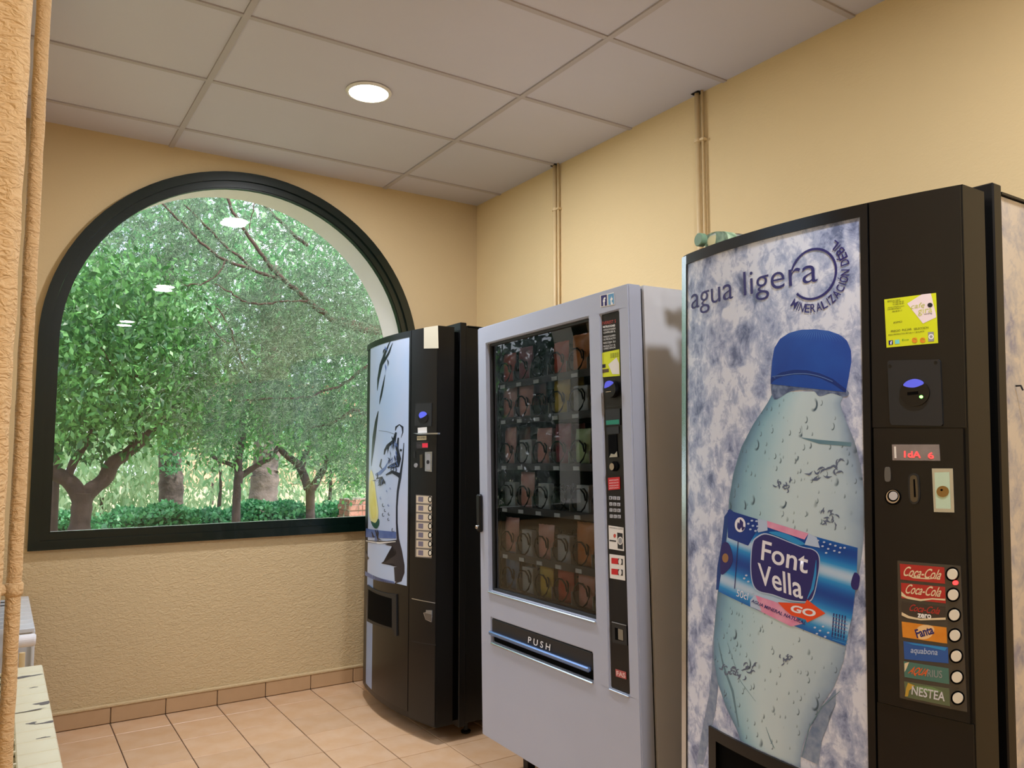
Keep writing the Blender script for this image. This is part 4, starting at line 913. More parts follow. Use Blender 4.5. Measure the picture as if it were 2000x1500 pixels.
# delivery flap
G().box(pa+.001, pb-.001, .012, .05, pz0+.001, pz1-.001).build('delivery_recess', M_SEAM, M2.root)
fp = G().box(pa+.004, pb-.004, .002, .012, pz0+.035, pz1-.003, .002).build('delivery_flap', M_BLACK2, M2.root)
zf = pz0+(pz1-pz0)*.36
G().box(pa-.004, pb-.010, -.012, .004, zf-.006, zf+.010, .004).build('flap_grip', mat('blue_steel', (130, 160, 215), .25, .8), fp)
G().box(pa-.002, pb+.002, -.005, .004, pz0-.010, pz0-.001, .003).build('flap_trim', M_STEEL, M2.root)
M2.text('P U S H', (1031, 1255), (1074, 1271), (1032, 1243), .0008, M_TXTW, parent=fp, bold=.01)
# control column
G().box(ca+.001, cb-.001, .006, .05, cz0+.001, cz1-.001, .002).build('control_column', M_BLACK, M2.root)
G().box(ca-.001, cb+.001, -.004, .003, cz0-.008, cz0-.001, .002).build('column_trim', M_STEEL, M2.root)
K = -.0055
def DP(P): return [(1160+x/3.75, 560+y/3.75) for x, y in P]
def EP(P): return [(1160+x/3.575, 950+y/3.575) for x, y in P]
def T2(s_, A, B, Cc, mt_, par=None, o=0.0005, **kw): M2.text(s_, A, B, Cc, K+o, mt_, parent=par, **kw)
a, b, c = DP([(60, 280), (160, 262), (60, 258)]); T2('EVEREST 5', a, b, c, mat('dull_red', (190, 70, 60), .5))
a, b, c = DP([(66, 303), (155, 290), (66, 288)]); T2('INSTRUCCIONES', a, b, c, M_TXTW, bold=.03)
for i, (y, s_) in enumerate(((325, 'INTRODUCIR MONEDAS'), (345, 'COMPRUEBE EL'), (375, 'MARQUE NUMERO'), (395, 'DE PRODUCTO'), (420, 'RECOJA SU'), (445, 'PRODUCTO Y EL'), (463, 'CAMBIO GRACIAS'))):
    a, b, c = DP([(70, y), (158, y-14), (70, y-13)]); T2(s_, a, b, c, M_TXTW)
st = M2.px(DP([(46, 487), (185, 458), (190, 652), (54, 664)]), K+.001, .0008, M_YEL, 'sticker')
M2.px(DP([(105, 570), (165, 518), (184, 560), (187, 640), (135, 640)]), K+.0014, 0, M_OFFW, 'sticker_card', st); M2.px(DP([(60, 570), (85, 566), (86, 592), (61, 596)]), K+.0014, 0, M_TXTK, 'sticker_icon', st); M2.px(DP([(60, 606), (108, 600), (109, 625), (61, 632)]), K+.0014, 0, mat('brown_box', (90, 70, 40), .5), 'sticker_icon', st)
for y in (490, 502, 514): a, b, c = DP([(120, y+10), (180, y), (120, y)]); T2('93 000 00 00', a, b, c, M_TXTK, st, .0014)
cr = M2.ellipse(DP([(112, 750)])[0], 12, 17, K+.016, .016, M_BLACK, 'card_reader'); M2.px(DP(smooth_closed([(75, 740), (85, 700), (115, 688), (142, 702), (120, 725), (90, 740)], 4)), K+.0168, .001, M_BLUEL, 'reader_lens', cr); M2.px(DP([(86, 768), (124, 764), (124, 770), (86, 774)]), K+.0168, 0, M_CHROME, 'reader_slot', cr)
M2.px(DP([(78, 880), (192, 868), (192, 872), (78, 884)]), K+.0006, .0003, M_BLACK2, 'seam_trim')
dd = M2.px(DP([(82, 900), (190, 892), (190, 1012), (86, 1016)]), K+.003, .003, M_BLACK2, 'bill_validator'); M2.px(DP([(88, 980), (184, 972), (185, 1006), (90, 1012)]), K+.0034, 0, mat('green_display', (24, 110, 92), .3, emit=((20, 130, 100), .15)), 'display', dd)
M2.px(DP([(92, 1030), (180, 1024), (182, 1075), (94, 1080)]), K+.002, .002, M_BLACK2, 'bill_validator')
bs = M2.px(DP([(104, 1085), (165, 1080), (170, 1246), (108, 1250)]), K+.002, .002, M_SEAM, 'bill_slot'); M2.px(DP([(112, 1250), (124, 1222), (150, 1228), (168, 1205), (172, 1246)]), K+.004, .002, M_STEEL, 'slot_lip', bs)
bt = M2.ellipse(DP([(148, 1315)])[0], 7, 10, K+.004, .003, M_SEAM, 'return_button', None, 18); M2.ellipse(DP([(130, 1318)])[0], 4.5, 7, K+.009, .004, M_CHROME, 'button_cap', bt, 16)
s3 = M2.px(DP([(102, 1400), (188, 1393), (190, 1482), (106, 1490)]), K+.0015, .0008, M_RED, 'red_sticker')
for y in (1415, 1435, 1455, 1472): a, b, c = DP([(112, y+9), (180, y+3), (112, y)]); T2('IMPORTE EXACTO', a, b, c, M_TXTW, s3, .0018)
M_KEY = mat('key_grey', (180, 182, 188), .4)
for j, y in enumerate((80, 123, 165, 208)):
    for i, x in enumerate((115, 142, 169)):
        x_ = x+j*1.6; y_ = y+i*1.5
        kq = M2.px(EP([(x_-9, y_-12), (x_+9, y_-11), (x_+9, y_+12), (x_-9, y_+11)]), K+.003, .003, M_KEY, 'key')
        a, b, c = EP([(x_-4, y_+7), (x_+4, y_+7), (x_-4, y_-6)]); T2('123456789*0#'[j*3+i], a, b, c, M_TXTK, kq, .0034, bold=.02)
a = M2.px(EP([(102, 272), (206, 288), (210, 452), (106, 436)]), K+.0015, .0008, M_OFFW, 'notice_sticker')
x_, y_, z_ = EP([(108, 292), (202, 304), (108, 282)]); T2('ATENCION AL CLIENTE', x_, y_, z_, M_TXTK, a, .0018)
M2.px(EP([(162, 322), (200, 328), (202, 440), (166, 434)]), K+.0018, 0, M_TXTK, 'sticker_block', a); M2.ellipse(EP([(183, 380)])[0], 5, 8, K+.0020, 0, M_OFFW, 'sticker_ring', a, 18); M2.ellipse(EP([(183, 380)])[0], 3.6, 6, K+.0022, 0, M_GREY, 'sticker_ring', a, 18)
M2.px(EP([(108, 372), (155, 378), (155, 388), (108, 382)]), K+.0018, 0, M_TXTK, 'sticker_line', a); M2.ellipse(EP([(145, 345)])[0], 2.6, 4, K+.0018, 0, mat('dull_red', (190, 70, 60), .5), 'sticker_mark', a, 12)
a = M2.px(EP([(108, 472), (214, 486), (218, 658), (112, 640)]), K+.0015, .0008, M_OFFW, 'notice_sticker')
for y in (498, 573):
    M2.px(EP([(122, y), (168, y+5), (168, y+46), (122, y+40)]), K+.0018, 0, M_RED, 'sticker_block', a); M2.px(EP([(168, y+5), (202, y+9), (202, y+52), (168, y+46)]), K+.0018, 0, M_TXTK, 'sticker_block', a); M2.ellipse(EP([(182, y+28)])[0], 3.2, 6, K+.0020, 0, M_OFFW, 'sticker_ring', a, 16)
cr = M2.px(EP([(124, 944), (226, 970), (232, 1112), (130, 1090)]), K+.003, .003, M_BLACK2, 'coin_return'); M2.px(EP([(145, 985), (205, 1000), (208, 1082), (148, 1070)]), K+.0034, 0, M_SEAM, 'return_opening', cr); M2.px(EP([(168, 992), (202, 1002), (205, 1078), (170, 1068)]), K+.0038, 0, mat('warm_grey', (128, 122, 108), .4), 'return_flap', cr); M2.px(EP([(124, 944), (224, 970), (224, 974), (124, 949)]), K+.0045, .001, M_GREY, 'return_edge', cr)
q = M2.px(EP([(150, 1275), (224, 1297), (226, 1348), (153, 1326)]), K+.0015, .0008, mat('badge_red', (178, 84, 84), .4), 'badge'); a, b, c = EP([(158, 1318), (220, 1338), (156, 1286)]); T2('FAS', a, b, c, mat('badge_pale', (222, 190, 186), .4), q, .0018, bold=.03)
# social stickers
for i, (P, mt_, s_) in enumerate((([(812, 92), (850, 84), (852, 155), (814, 161)], M_NAVY, 'f'), ([(858, 84), (896, 75), (898, 145), (861, 153)], mat('light_blue_sticker', (104, 160, 200), .4), 't'))):
    P = [(930+x/3.333, 550+y/3.333) for x, y in P]
    if i == 0: bgp = M2.px([(1172, 577), (1198.5, 571), (1200, 595), (1173, 600)], .001, .001, M_OFFW, 'sticker')
    q = M2.px(P, .0014, 0, mt_, 'sticker_icon', bgp); x0, y0 = P[3]
    M2.text(s_, (x0+3.5, y0-1), (x0+8.5, y0-2), (x0+3.3, y0-17), .0018, M_TXTW, parent=q, bold=.04)
# handle on the far edge
hz = [M2.uz(936, 965)[1], M2.uz(937, 1038)[1]]
hd = G().box(-.004, .030, -.016, .002, hz[1], hz[0], .006).build('handle', M_BLKSTEEL, M2.root)
G().lathe([(.007, 0), (.008, .006), (.006, .010)], 16, (.014, -.016, hz[1]+.02), (0, -1, 0)).build('lock', M_CHROME, hd)
for a, b in ((.10, .16), (W2-.10, .16), (.10, D2-.1), (W2-.10, D2-.1)):
    G().box(a-.018, a+.018, b-.018, b+.018, .012, zb2, .002).lathe([(.026, 0), (.026, .010), (.012, .014)], 14, (a, b, 0)).build('leg', M_BLKSTEEL, M2.root)
# shelves, spirals
shelf_z = [M2.uz(1075, 735, -.06)[1], M2.uz(1085, 810, -.06)[1], M2.uz(1100, 908, -.06)[1], M2.uz(1085, 999, -.06)[1], M2.uz(1128, 1107, -.06)[1], .745]
M_TRAY = mat('shelf_tray', (96, 94, 92), .45, .2); M_COIL = mat('spiral_wire', (40, 38, 38), .35, .6); M_TAG = mat('price_tag', (232, 232, 228), .5)
M_CARD = mat('pale_card', (178, 180, 176), .6)
ncol = 6; cw = (.80-.045)/ncol
coil = G(); pts = []
for i in range(6*10+1):
    t_ = i/10*2*PI; pts.append((.042*math.cos(t_), .01+max(0, i-9)*.0058, .046+.042*math.sin(t_)))
coil.tube(pts, .0032, 6); coilme = coil.mesh('spiral_coil'); coilme.materials.append(M_COIL); coilme.shade_smooth()
tagme = G().box(-.018, .018, -.003, 0, -.011, .003).mesh('price_tag'); tagme.materials.append(M_TAG)
divme = G().box(-.0015, .0015, 0, .46, .0, .05).mesh('divider'); divme.materials.append(M_CARD)
bag_cols = [((200, 60, 34), 'red'), ((214, 176, 50), 'yellow'), ((176, 196, 130), 'pale green'), ((214, 120, 50), 'orange'), ((190, 190, 184), 'pale grey'), ((150, 60, 70), 'dark red'), ((222, 150, 130), 'salmon'), ((70, 110, 150), 'blue')]
def bag_mesh(w_, h_, d_, seed):
    rnd = random.Random(seed); g = G(); nx, nz = 8, 10; v = []
    for sgn in (-1, 1):
        for j in range(nz+1):
            for i in range(nx+1):
                u, t_ = i/nx*2-1, j/nz*2-1
                puff = (max(0, 1-u*u)*max(0, 1-t_**4))**.5*d_/2
                pinch = 1-.10*(1-abs(t_))
                v.append((u*w_/2*pinch, sgn*(puff*(1+.08*rnd.uniform(-1, 1))+.0008), (t_+1)*h_/2+rnd.uniform(-.0015, .0015)))
    f = []; o_ = (nx+1)*(nz+1)
    for j in range(nz):
        for i in range(nx):
            k_ = j*(nx+1)+i; f.append((k_, k_+1, k_+nx+2, k_+nx+1)); f.append((o_+k_, o_+k_+nx+1, o_+k_+nx+2, o_+k_+1))
    me = G().add(v, f).mesh('snack_bag'); me.shade_smooth(); return me
names = ['top', 'second', 'third', 'fourth', 'fifth', 'bottom']; cols_ = ['far left', 'second from left', 'third from left', 'third from right', 'second from right', 'far right']
MW = M2.root.matrix_world
layout = {(0, 2): 'E', (0, 3): 0, (0, 4): 3, (0, 5): 4, (1, 0): 6, (1, 2): 'E', (1, 3): 1, (1, 4): 4, (1, 5): 4, (2, 3): 5, (2, 4): 2, (2, 5): 3, (3, 3): 'E', (3, 4): 4, (3, 5): 6, (4, 3): 4, (4, 4): 3, (4, 5): 1, (5, 3): 0, (5, 4): 6, (5, 5): 1}
for r_, z in enumerate(shelf_z):
    sh = G().box(.037, .809, .058, .56, z-.006, z-.002).box(.037, .809, .054, .058, z-.022, z+.006, .001).build('shelf', M_TRAY, M2.root)
    for c_ in range(ncol):
        u = .045+cw*(c_+.5)
        o = bpy.data.objects.new('spiral_coil', coilme); C.objects.link(o); o.parent = sh; o.location = (u, .055, z)
        o = bpy.data.objects.new('price_tag', tagme); C.objects.link(o); o.parent = sh; o.location = (u+.01, .0535, z-.008)
        o = bpy.data.objects.new('divider', divme); C.objects.link(o); o.parent = sh; o.location = (u-cw/2, .07, z-.0015)
        kind = layout.get((r_, c_), (r_*3+c_*5) % 8 if r_ in (0, 5) else (4 if (r_+c_) % 2 else 6))
        if kind == 'E': continue
        rgb, cn = bag_cols[kind]
        for dpt in (0, 1):
            y = .095+dpt*.065
            if kind == 4:
                me = G().box(-.040, .040, -.012, .012, 0, .10, .002).mesh('snack_box'); bn = 'snack_box'
            else:
                me = bag_mesh(.098, .13+.012*((r_+c_) % 3), .038, r_*7+c_); bn = 'snack_bag'
            if dpt == 1 and r_ not in (2, 5, 1): continue
            ob = bpy.data.objects.new(bn, me); C.objects.link(ob)
            me.materials.append(mat('wrap_'+cn.replace(' ', '_'), rgb, .35, var=(22, .8, tuple(min(255, int(v*.6+90)) for v in rgb)), bump=(60, .3, .003)))
            ob.matrix_world = MW @ Matrix.Translation((u, y, z-.001)) @ Matrix.Rotation(random.uniform(-.08, .08), 4, 'Z')
            where = 'in front' if dpt == 0 else 'second in line'
            tag(ob, f"{cn} {'snack box' if kind == 4 else 'snack bag'} on the {names[r_]} shelf, {cols_[c_]} column, {where}", 'snack', 'snacks in the glass-fronted machine')

# =================================================================== bottle lying on the near drinks machine
zt = H3+.030+.034
c0 = Vector(on(2, zt+.0, 1363, 468))
bd = Vector((.93, -.17, 0)).normalized()
M_PET = mat('clear_plastic', (232, 244, 238), .08, trans=.96, spec=.5)
M_PET.node_tree.nodes['Principled BSDF'].inputs['IOR'].default_value = 1.25
bt = tag(empty('plastic_bottle', c0), 'clear plastic bottle with green cap lying on the near drinks machine', 'bottle')
q = bd.to_track_quat('Z', 'Y'); bt.rotation_mode = 'QUATERNION'; bt.rotation_quaternion = q
G().lathe([(.015, .016), (.016, .024), (.017, .03), (.024, .044), (.031, .062), (.033, .08), (.033, .12), (.031, .128), (.033, .136), (.033, .19), (.030, .205), (.014, .206)], 32).build('bottle_body', M_PET, bt, True)
G().lathe([(.0175, 0), (.0200, .002), (.0200, .019), (.018, .021)], 26).build('cap', mat('green_cap', (116, 150, 124), .4), bt)
G().lathe([(.0335, .084), (.0337, .086), (.0337, .118), (.0335, .120)], 32).build('label', mat('pale_green_label', (196, 220, 186), .4, var=(60, .9, (70, 120, 90))), bt, True)

# ------------------------------------------------------------------ OUTSIDE
def leaf_mat(name, rgb, rgb2, rough=.45, transl=.35):
    mt = bpy.data.materials.new(name); mt.use_nodes = True; n, l = mt.node_tree.nodes, mt.node_tree.links
    n.remove(n['Principled BSDF']); o = n['Material Output']
    at = n.new('ShaderNodeAttribute'); at.attribute_name = 'tone'
    mx = n.new('ShaderNodeMix'); mx.data_type = 'RGBA'; l.new(at.outputs['Fac'], mx.inputs[0]); mx.inputs[6].default_value = lin(rgb); mx.inputs[7].default_value = lin(rgb2)
    d = n.new('ShaderNodeBsdfDiffuse'); t = n.new('ShaderNodeBsdfTranslucent'); g_ = n.new('ShaderNodeBsdfGlossy'); g_.inputs['Roughness'].default_value = rough
    l.new(mx.outputs[2], d.inputs[0]); l.new(mx.outputs[2], t.inputs[0])
    m1 = n.new('ShaderNodeMixShader'); m1.inputs[0].default_value = transl; l.new(d.outputs[0], m1.inputs[1]); l.new(t.outputs[0], m1.inputs[2])
    m2 = n.new('ShaderNodeMixShader'); m2.inputs[0].default_value = .06; l.new(m1.outputs[0], m2.inputs[1]); l.new(g_.outputs[0], m2.inputs[2])
    l.new(m2.outputs[0], o.inputs[0]); return mt
def mesh_np(name, V, nper):
    """V: (N*nper, 3) polygons of nper vertices each"""
    N = len(V)//nper; me = bpy.data.meshes.new(name); me.vertices.add(len(V)); me.vertices.foreach_set('co', V.astype(np.float32).ravel())
    me.loops.add(len(V)); me.loops.foreach_set('vertex_index', np.arange(len(V), dtype=np.int32))
    me.polygons.add(N); me.polygons.foreach_set('loop_start', np.arange(0, len(V), nper, dtype=np.int32))
    me.update(calc_edges=True)
    at = me.attributes.new('tone', 'FLOAT', 'FACE'); at.data.foreach_set('value', rng.random(N).astype(np.float32)); return me
def leaves(name, P, size, mt, parent, aspect=.5, droop=.3, flat=.3):
    N = len(P); d = rng.normal(size=(N, 3)); d[:, 2] -= droop*2; d /= np.linalg.norm(d, axis=1)[:, None]
    nn = rng.normal(size=(N, 3)); nn[:, 2] += flat*3; s = np.cross(d, nn); s /= np.linalg.norm(s, axis=1)[:, None]
    L = (size*rng.uniform(.6, 1.3, N))[:, None]; V = np.empty((N, 4, 3))
    V[:, 0] = P; V[:, 1] = P+d*L*.45+s*L*aspect*.5; V[:, 2] = P+d*L; V[:, 3] = P+d*L*.45-s*L*aspect*.5
    o = link(name, mesh_np(name, V.reshape(-1, 3), 4), mt, parent); o['kind'] = 'stuff'; return o
def region(poly, n, y0, y1, clump=0, cs=.1):
    """points in the volume behind an outline seen through the window, between depths y0 and y1"""
    poly = np.array(poly, float); lo, hi = poly.min(0), poly.max(0); out = []
    def inside(p):
        x, y = p; c = False; j = len(poly)-1
        for i in range(len(poly)):
            if (poly[i][1] > y) != (poly[j][1] > y) and x < (poly[j][0]-poly[i][0])*(y-poly[i][1])/(poly[j][1]-poly[i][1])+poly[i][0]: c = not c
            j = i
        return c
    m_ = clump or n
    while len(out) < m_:
        p = rng.uniform(lo, hi)
        if inside(p): out.append(np.array(onY(p[0], p[1], rng.uniform(y0, y1))))
    out = np.array(out)
    if clump:
        idx = rng.integers(0, clump, n); out = out[idx]+rng.normal(size=(n, 3))*cs
    return out
# ground, building
M_GRND = mat('garden_ground', (150, 160, 110), .9, var=(2, .9, (200, 180, 150)))
S(G().box(-16, 22, .25, 40, -.3, -.12).build('ground', M_GRND))
S(G().box(-22, -2.85, -14, .25, -.3, -.12).build('ground_side', M_GRND))
bld = tag(empty('building', (7.5, 26, 0)), 'pale orange building with bluish windows far behind the trees', 'building')
g = G().box(-5, 8, 0, 4, -.1, 3.6).build('wall', mat('orange_render', (226, 176, 150), .9), bld)
G().box(-5.2, 8.2, -.2, 4.2, 3.6, 3.8).build('roof', mat('roof_tile', (150, 90, 70), .9), bld)
for x in (-4.2, -1.9, .4, 2.7, 5.0):
    wn = G().box(x-.06, x+1.76, -.06, -.001, 1.44, 2.56).build('window', mat('window_frame_far', (196, 120, 100), .6), bld); G().box(x, x+1.7, -.08, -.061, 1.5, 2.5).build('pane', mat('far_pane', (150, 196, 226), .2), wn)
# materials
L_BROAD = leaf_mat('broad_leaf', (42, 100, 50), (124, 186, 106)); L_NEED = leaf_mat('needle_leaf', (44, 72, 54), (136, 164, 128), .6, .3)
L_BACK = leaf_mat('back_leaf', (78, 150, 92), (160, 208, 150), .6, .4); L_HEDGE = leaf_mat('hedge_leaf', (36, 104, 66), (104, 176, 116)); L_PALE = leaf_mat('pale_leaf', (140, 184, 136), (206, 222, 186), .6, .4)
M_BARK = mat('bark', (66, 54, 52), .9, var=(14, .7, (88, 72, 66)), bump=(30, .6, .01))
M_BARKD = mat('dark_bark', (66, 58, 56), .95, var=(10, .8, (110, 98, 92)), bump=(9, 1., .04))
M_TWIG = mat('twig', (96, 72, 64), .9, var=(20, .6, (70, 54, 48)))
def trunk(pts, y, name, mt, parent, n=12, jit=0.):
    """pts = [(px, py, half width px)] at depth y (or per-point depth as 4th item)"""
    P = []; R_ = []
    for q in pts:
        yy = q[3] if len(q) > 3 else y
        p = onY(q[0], q[1], yy); P.append(p); dz = (np.array(p)-CAM) @ AX_F; R_.append(q[2]/F*dz)
    # resample smoothly
    Q, RR = [], []
    for i in range(len(P)-1):
        a, b, c, d = P[max(i-1, 0)], P[i], P[i+1], P[min(i+2, len(P)-1)]
        for j in range(5):
            t = j/5; Q.append(.5*((2*b)+(c-a)*t+(2*a-5*b+4*c-d)*t*t+(3*b-a-3*c+d)*t**3)+Vector(rng.normal(size=3)*jit)); RR.append((R_[i]*(1-t)+R_[i+1]*t)*(1+random.uniform(-.06, .06)))
    Q.append(P[-1]); RR.append(R_[-1]); return G().tube(Q, RR, n).build(name, mt, parent, True)
def tree(label, loc, name='tree'): return tag(empty(name, loc), label, 'tree', None)
def child_of(o, t):
    o.matrix_parent_inverse = t.matrix_world.inverted(); return o
def P0(lab, name='tree'): return tag(empty(name), lab, 'tree')
# left broadleaf tree, forked (y about 2.1)
Y1_ = 2.1
t1 = P0('broadleaf tree with forked brown trunk at lower left of the window')
trunk([(148, 1120, 24), (152, 1060, 22), (157, 1020, 19), (160, 985, 19), (162, 962, 22)], Y1_, 'trunk', M_BARK, t1)
trunk([(160, 975, 19), (180, 955, 15), (205, 935, 14), (220, 905, 14), (245, 888, 11), (275, 862, 11), (300, 840, 9), (335, 800, 7), (380, 730, 5)], Y1_, 'bough', M_BARK, t1)
trunk([(160, 975, 18), (140, 945, 15), (115, 928, 14), (88, 920, 14), (40, 900, 12)], Y1_, 'bough', M_BARK, t1)
trunk([(130, 940, 8), (145, 900, 8), (165, 870, 7), (185, 830, 5), (220, 760, 4)], Y1_, 'bough', M_BARK, t1)
trunk([(250, 885, 6), (268, 850, 6), (275, 800, 5), (260, 700, 3)], Y1_, 'bough', M_BARK, t1)
leaves('foliage', region([(60, 500), (330, 520), (430, 700), (400, 820), (330, 860), (240, 830), (60, 860)], 15000, 1.4, 3.2, 1100, .10), .060, L_BROAD, t1, .5, .5)
# leaves one can pick out
lm = G().add([(0, 0, 0), (.014, .016, -.024), (.010, .004, -.055), (0, -.001, -.075), (-.010, .004, -.055), (-.014, .016, -.024), (0, .003, -.03)], [(0, 1, 6), (1, 2, 6), (2, 3, 6), (3, 4, 6), (4, 5, 6), (5, 0, 6)]).mesh('leaf'); lm.materials.append(L_BROAD)
for p_ in region([(100, 800), (300, 800), (270, 880), (200, 905), (100, 905)], 150, 1.7, 2.2):
    o = bpy.data.objects.new('leaf', lm); C.objects.link(o); o.parent = t1; o.location = p_; o.rotation_euler = (random.uniform(-.9, .9), random.uniform(-.9, .9), random.uniform(0, 6.28)); s = random.uniform(.7, 1.15); o.scale = (s, s, s)
for p_ in region([(100, 560), (330, 560), (330, 800), (100, 800)], 130, 1.2, 1.5):
    o = bpy.data.objects.new('leaf', lm); C.objects.link(o); o.parent = t1; o.location = p_; o.rotation_euler = (random.uniform(-.9, .9), random.uniform(-.9, .9), random.uniform(0, 6.28)); s = random.uniform(.7, 1.25); o.scale = (s, s, s)
t = P0('slim tree trunk at the extreme lower left of the window, behind forked trunk'); trunk([(104, 1060, 8), (106, 1000, 7), (110, 930, 6), (112, 860, 4)], 2.9, 'trunk', M_BARK, t)
leaves('foliage', region([(60, 640), (160, 640), (160, 850), (60, 850)], 900, 2.6, 3.3, 100, .1), .07, L_BROAD, t)
# dark trunk with ivy
t2 = P0('tall tree with thick dark furrowed trunk and ivy collar')
trunk([(336, 1100, 24), (336, 1005, 23), (334, 930, 22), (333, 880, 21), (330, 800, 20), (326, 700, 19), (322, 500, 15)], 6.5, 'trunk', M_BARKD, t2, 20, .01)
leaves('ivy', region([(312, 850), (355, 850), (352, 918), (314, 915)], 500, 5.9, 6.25, 40, .05), .06, L_HEDGE, t2)
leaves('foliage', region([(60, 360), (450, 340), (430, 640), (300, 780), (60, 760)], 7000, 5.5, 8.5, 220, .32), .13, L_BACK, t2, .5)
# small forked tree, middle
t3 = P0('small pale tree with forked trunk left of the two slim trees')
trunk([(462, 1090, 8), (461, 1020, 8), (463, 960, 8), (468, 920, 9)], 4.2, 'trunk', M_BARK, t3)
trunk([(466, 935, 8), (466, 890, 8), (472, 860, 7), (474, 820, 6), (470, 740, 4)], 4.2, 'bough', M_BARK, t3); trunk([(468, 932, 6), (485, 920, 6), (508, 905, 5), (530, 893, 5), (545, 870, 4)], 4.2, 'bough', M_BARK, t3); trunk([(462, 912, 5), (445, 905, 4), (425, 898, 4), (412, 888, 3)], 4.2, 'bough', M_BARK, t3)
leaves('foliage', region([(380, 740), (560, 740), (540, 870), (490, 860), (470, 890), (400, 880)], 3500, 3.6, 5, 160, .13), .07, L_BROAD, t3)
t4 = P0('small dark forked tree at right of the window behind the hedge gap')
trunk([(606, 1090, 9), (606, 1010, 9), (606, 965, 9), (606, 948, 11)], 4.2, 'trunk', M_BARK, t4)
trunk([(602, 955, 9), (592, 925, 8), (580, 905, 7), (560, 890, 6), (545, 875, 5)], 4.2, 'bough', M_BARK, t4); trunk([(610, 955, 8), (624, 930, 7), (635, 910, 6), (642, 880, 5)], 4.2, 'bough', M_BARK, t4); trunk([(588, 918, 6), (596, 890, 6), (604, 870, 4)], 4.2, 'bough', M_BARK, t4)
leaves('foliage', region([(545, 740), (740, 740), (740, 930), (690, 960), (650, 890), (560, 880)], 3800, 3.6, 5, 170, .14), .07, L_BROAD, t4)
# thick pale trunk behind
t5 = P0('large tree with thick pale furrowed trunk behind the hedge')
trunk([(512, 1060, 34), (512, 1000, 28), (516, 950, 26), (521, 900, 25), (524, 850, 24), (530, 700, 22), (535, 520, 16)], 8.5, 'trunk', mat('pale_bark', (130, 116, 110), .95, var=(8, .8, (90, 80, 78)), bump=(7, 1., .05)), t5, 20, .012)
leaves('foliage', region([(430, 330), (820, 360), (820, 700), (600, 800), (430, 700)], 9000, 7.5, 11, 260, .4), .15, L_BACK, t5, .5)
# hedge
hd_ = tag(empty('hedge'), 'low clipped green hedge running behind the tree trunks', 'hedge')
a = onY(60, 1012, 5.2); b = onY(760, 1000, 5.2)
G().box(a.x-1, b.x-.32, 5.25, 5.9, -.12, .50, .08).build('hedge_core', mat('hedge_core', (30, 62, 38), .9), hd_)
Ph = np.c_[rng.uniform(a.x-1, b.x-.3, 15000), rng.uniform(5.1, 5.9, 15000), np.zeros(15000)]
Ph[:, 2] = .56+.05*np.sin(Ph[:, 0]*5)+.03*np.sin(Ph[:, 0]*13)-.38*rng.random(15000)**2*(Ph[:, 1] < 5.35)+rng.normal(size=15000)*.015
leaves('foliage', Ph, .06, L_HEDGE, hd_, .7, .1)
# weeping background shrubs
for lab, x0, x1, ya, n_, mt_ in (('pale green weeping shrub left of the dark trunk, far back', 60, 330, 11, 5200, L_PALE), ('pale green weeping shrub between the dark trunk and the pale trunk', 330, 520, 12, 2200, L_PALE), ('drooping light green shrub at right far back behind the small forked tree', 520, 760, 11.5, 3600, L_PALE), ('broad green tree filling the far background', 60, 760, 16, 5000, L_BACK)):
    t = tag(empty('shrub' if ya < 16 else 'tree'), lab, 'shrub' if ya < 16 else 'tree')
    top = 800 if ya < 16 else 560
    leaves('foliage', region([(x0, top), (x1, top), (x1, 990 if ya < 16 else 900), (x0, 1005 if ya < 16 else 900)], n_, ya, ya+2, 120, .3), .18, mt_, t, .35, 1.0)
    trunk([((x0+x1)/2, 1020, 4), ((x0+x1)/2+6, 930, 3), ((x0+x1)/2-5, 850, 2)], ya+.5, 'stem', M_BARK, t, 6)
# brick pillar
bp_ = tag(empty('brick_pillar'), 'low stacked brick pillar at right end of the hedge', 'pillar')
M_BRICK = mat('brick', (170, 110, 96), .9, var=(6, .7, (196, 150, 136)), rnd=.1)
c_ = onY(697, 1000, 4.9); bx = c_.x
for r_ in range(12):
    z0 = -.12+r_*.068
    for i in range(2):
        for j in range(2):
            if r_ % 2: x0, x1, y0, y1 = bx-.18+.182*i, bx-.003+.182*i, 4.72+.182*j, 4.897+.182*j
            else: x0, x1, y0, y1 = bx-.18+.182*i, bx-.003+.182*i, 4.72+.182*j, 4.897+.182*j
            e_ = .012*(r_ % 2); G().box(x0+e_*(1 if i == 0 else 0), x1-e_*(1 if i else 0), y0+e_*(1-j), y1-e_*j, z0, z0+.06, .004).build('brick', M_BRICK, bp_)
G().box(bx-.165, bx+.165, 4.735, 5.07, -.12, .69).build('mortar', mat('mortar', (150, 136, 124), .9), bp_)
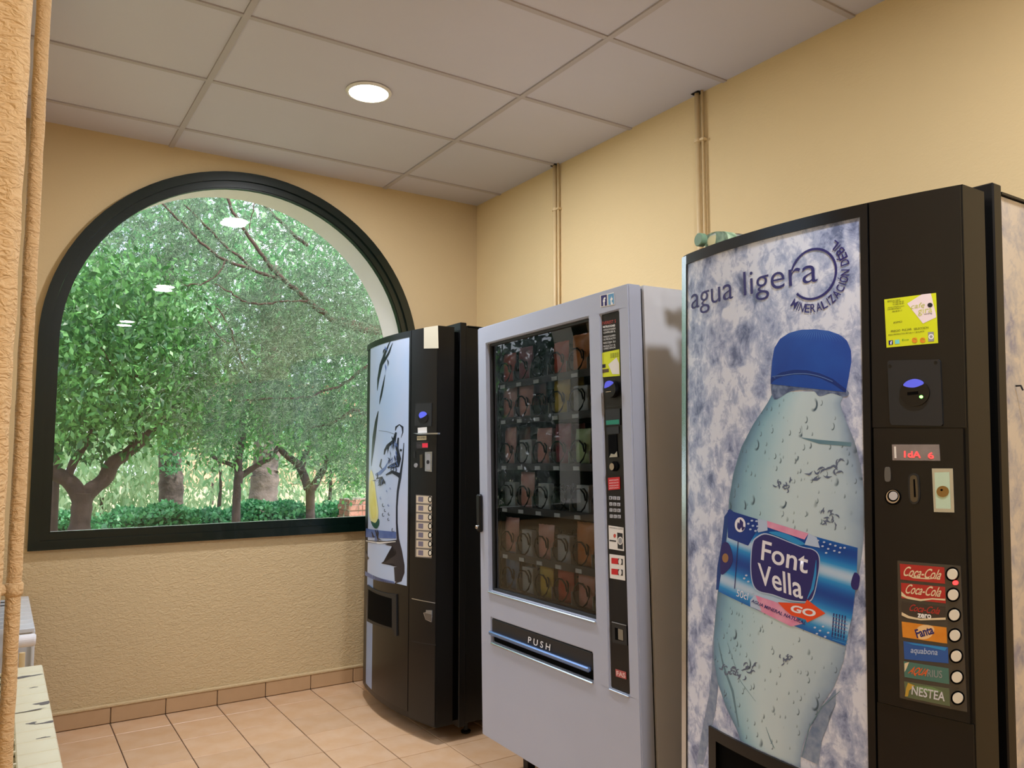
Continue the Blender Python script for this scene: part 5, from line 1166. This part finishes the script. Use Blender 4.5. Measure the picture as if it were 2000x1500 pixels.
# foreground feathery conifer
tc_ = P0('feathery grey-green conifer boughs hanging in front of the window')
br = [([(800, 655, 9), (760, 648, 8), (725, 640, 8), (690, 632, 7), (660, 625, 5)], 2.3), ([(640, 615, 6), (612, 596, 6), (585, 572, 5), (552, 545, 5), (520, 510, 4), (492, 470, 3.6), (465, 430, 3), (445, 390, 3), (432, 350, 2.5)], 1.8),
      ([(552, 545, 4), (520, 538, 3.6), (480, 522, 3.4), (440, 508, 3), (400, 480, 2.6), (360, 440, 2.6), (330, 412, 2.2), (300, 380, 2)], 1.8), ([(500, 530, 3), (470, 505, 2.8), (430, 470, 2.4), (390, 430, 2), (360, 400, 1.6)], 2.0),
      ([(600, 588, 2), (560, 588, 2), (515, 594, 2.2), (480, 590, 2), (450, 572, 1.8), (420, 555, 1.5)], 1.7), ([(600, 480, 4), (570, 455, 3.4), (545, 430, 3), (520, 405, 2.6), (500, 380, 2)], 2.4),
      ([(440, 512, 2), (425, 535, 1.6), (400, 552, 1.5), (360, 556, 1.2)], 1.7), ([(425, 600, 1.4), (450, 640, 1.5), (462, 680, 1.6), (475, 715, 1.7), (490, 748, 1.5)], 1.6), ([(400, 610, 1.2), (420, 650, 1.3), (450, 672, 1.3)], 1.6),
      ([(760, 700, 4), (715, 715, 3), (680, 745, 3), (640, 762, 2.6), (590, 777, 2.2), (530, 778, 2), (460, 783, 1.2)], 1.9), ([(760, 800, 4), (715, 808, 4), (690, 802, 3.6), (660, 822, 3), (630, 832, 2), (600, 835, 1.4)], 1.9),
      ([(500, 376, 1), (492, 420, 1), (487, 450, 1)], 1.7), ([(640, 620, 5), (690, 640, 6), (740, 648, 7)], 2.05), ([(660, 450, 1.6), (690, 490, 1.6), (715, 520, 1.6)], 2.6), ([(180, 640, 1.2), (200, 680, 1.2), (230, 730, 1.2)], 1.8)]
for pts_, y_ in br: trunk(pts_, y_, 'bough', M_TWIG, tc_, 7, .004)
def sprays(n, poly, y0, y1, L=.17, nn=22, nl=.055, wid=.0022):
    P = region(poly, n, y0, y1, max(n//9, 1), .10); D = rng.normal(size=(n, 3)); D[:, 2] -= .9; D[:, 0] -= .5; D /= np.linalg.norm(D, axis=1)[:, None]
    t = np.linspace(0, 1, nn)[None, :, None]; Ls = L*rng.uniform(.6, 1.4, n)[:, None, None]
    B = P[:, None, :]+D[:, None, :]*t*Ls; B[:, :, 2] -= (t[..., 0]**2)*Ls[..., 0]*.25
    N = rng.normal(size=(n, nn, 3)); N += D[:, None, :]*1.3; N /= np.linalg.norm(N, axis=2)[..., None]
    ll = nl*rng.uniform(.5, 1.2, (n, nn, 1)); S_ = np.cross(N, AX_F+rng.normal(size=(n, nn, 3))*.5); S_ /= np.linalg.norm(S_, axis=2)[..., None]
    V = np.empty((n, nn, 3, 3)); V[:, :, 0] = B+S_*wid; V[:, :, 1] = B-S_*wid; V[:, :, 2] = B+N*ll; return V.reshape(-1, 3)
V = np.concatenate([sprays(1500, [(400, 370), (560, 370), (760, 520), (800, 700), (620, 720), (400, 560)], 1.5, 3.2), sprays(1500, [(420, 560), (800, 600), (800, 800), (700, 860), (520, 800), (430, 700)], 1.3, 2.8),
                    sprays(700, [(240, 380), (450, 350), (450, 540), (300, 560), (190, 480)], 1.5, 3.0), sprays(600, [(300, 660), (520, 620), (560, 820), (440, 860), (330, 800)], 1.3, 2.6), sprays(600, [(560, 760), (760, 740), (780, 980), (700, 930), (620, 880)], 1.5, 2.8)])
o = link('needles', mesh_np('needles', V, 3), L_NEED, tc_); o['kind'] = 'stuff'
# unseen leaf mass added past the left window, darkening its reflection in the glass
ts = P0('unseen dark foliage added outside the left window to dim reflections'); G().tube([(-6, -2.6, -.12), (-6.05, -2.5, 1.5), (-6.0, -2.4, 3)], [.16, .13, .1], 10).build('trunk', M_BARK, ts, True)
Pc = np.c_[rng.normal(-7.6, .8, 26000), rng.uniform(-6, 13, 26000), rng.uniform(.0, 3.3, 26000)]; Pc = Pc[Pc[:, 0] < -4.6]; leaves('foliage', Pc, .22, leaf_mat('darkened_leaf', (22, 44, 34), (50, 78, 60)), ts)  # leaf tone darkened for a dim reflection, kept low to let skylight in
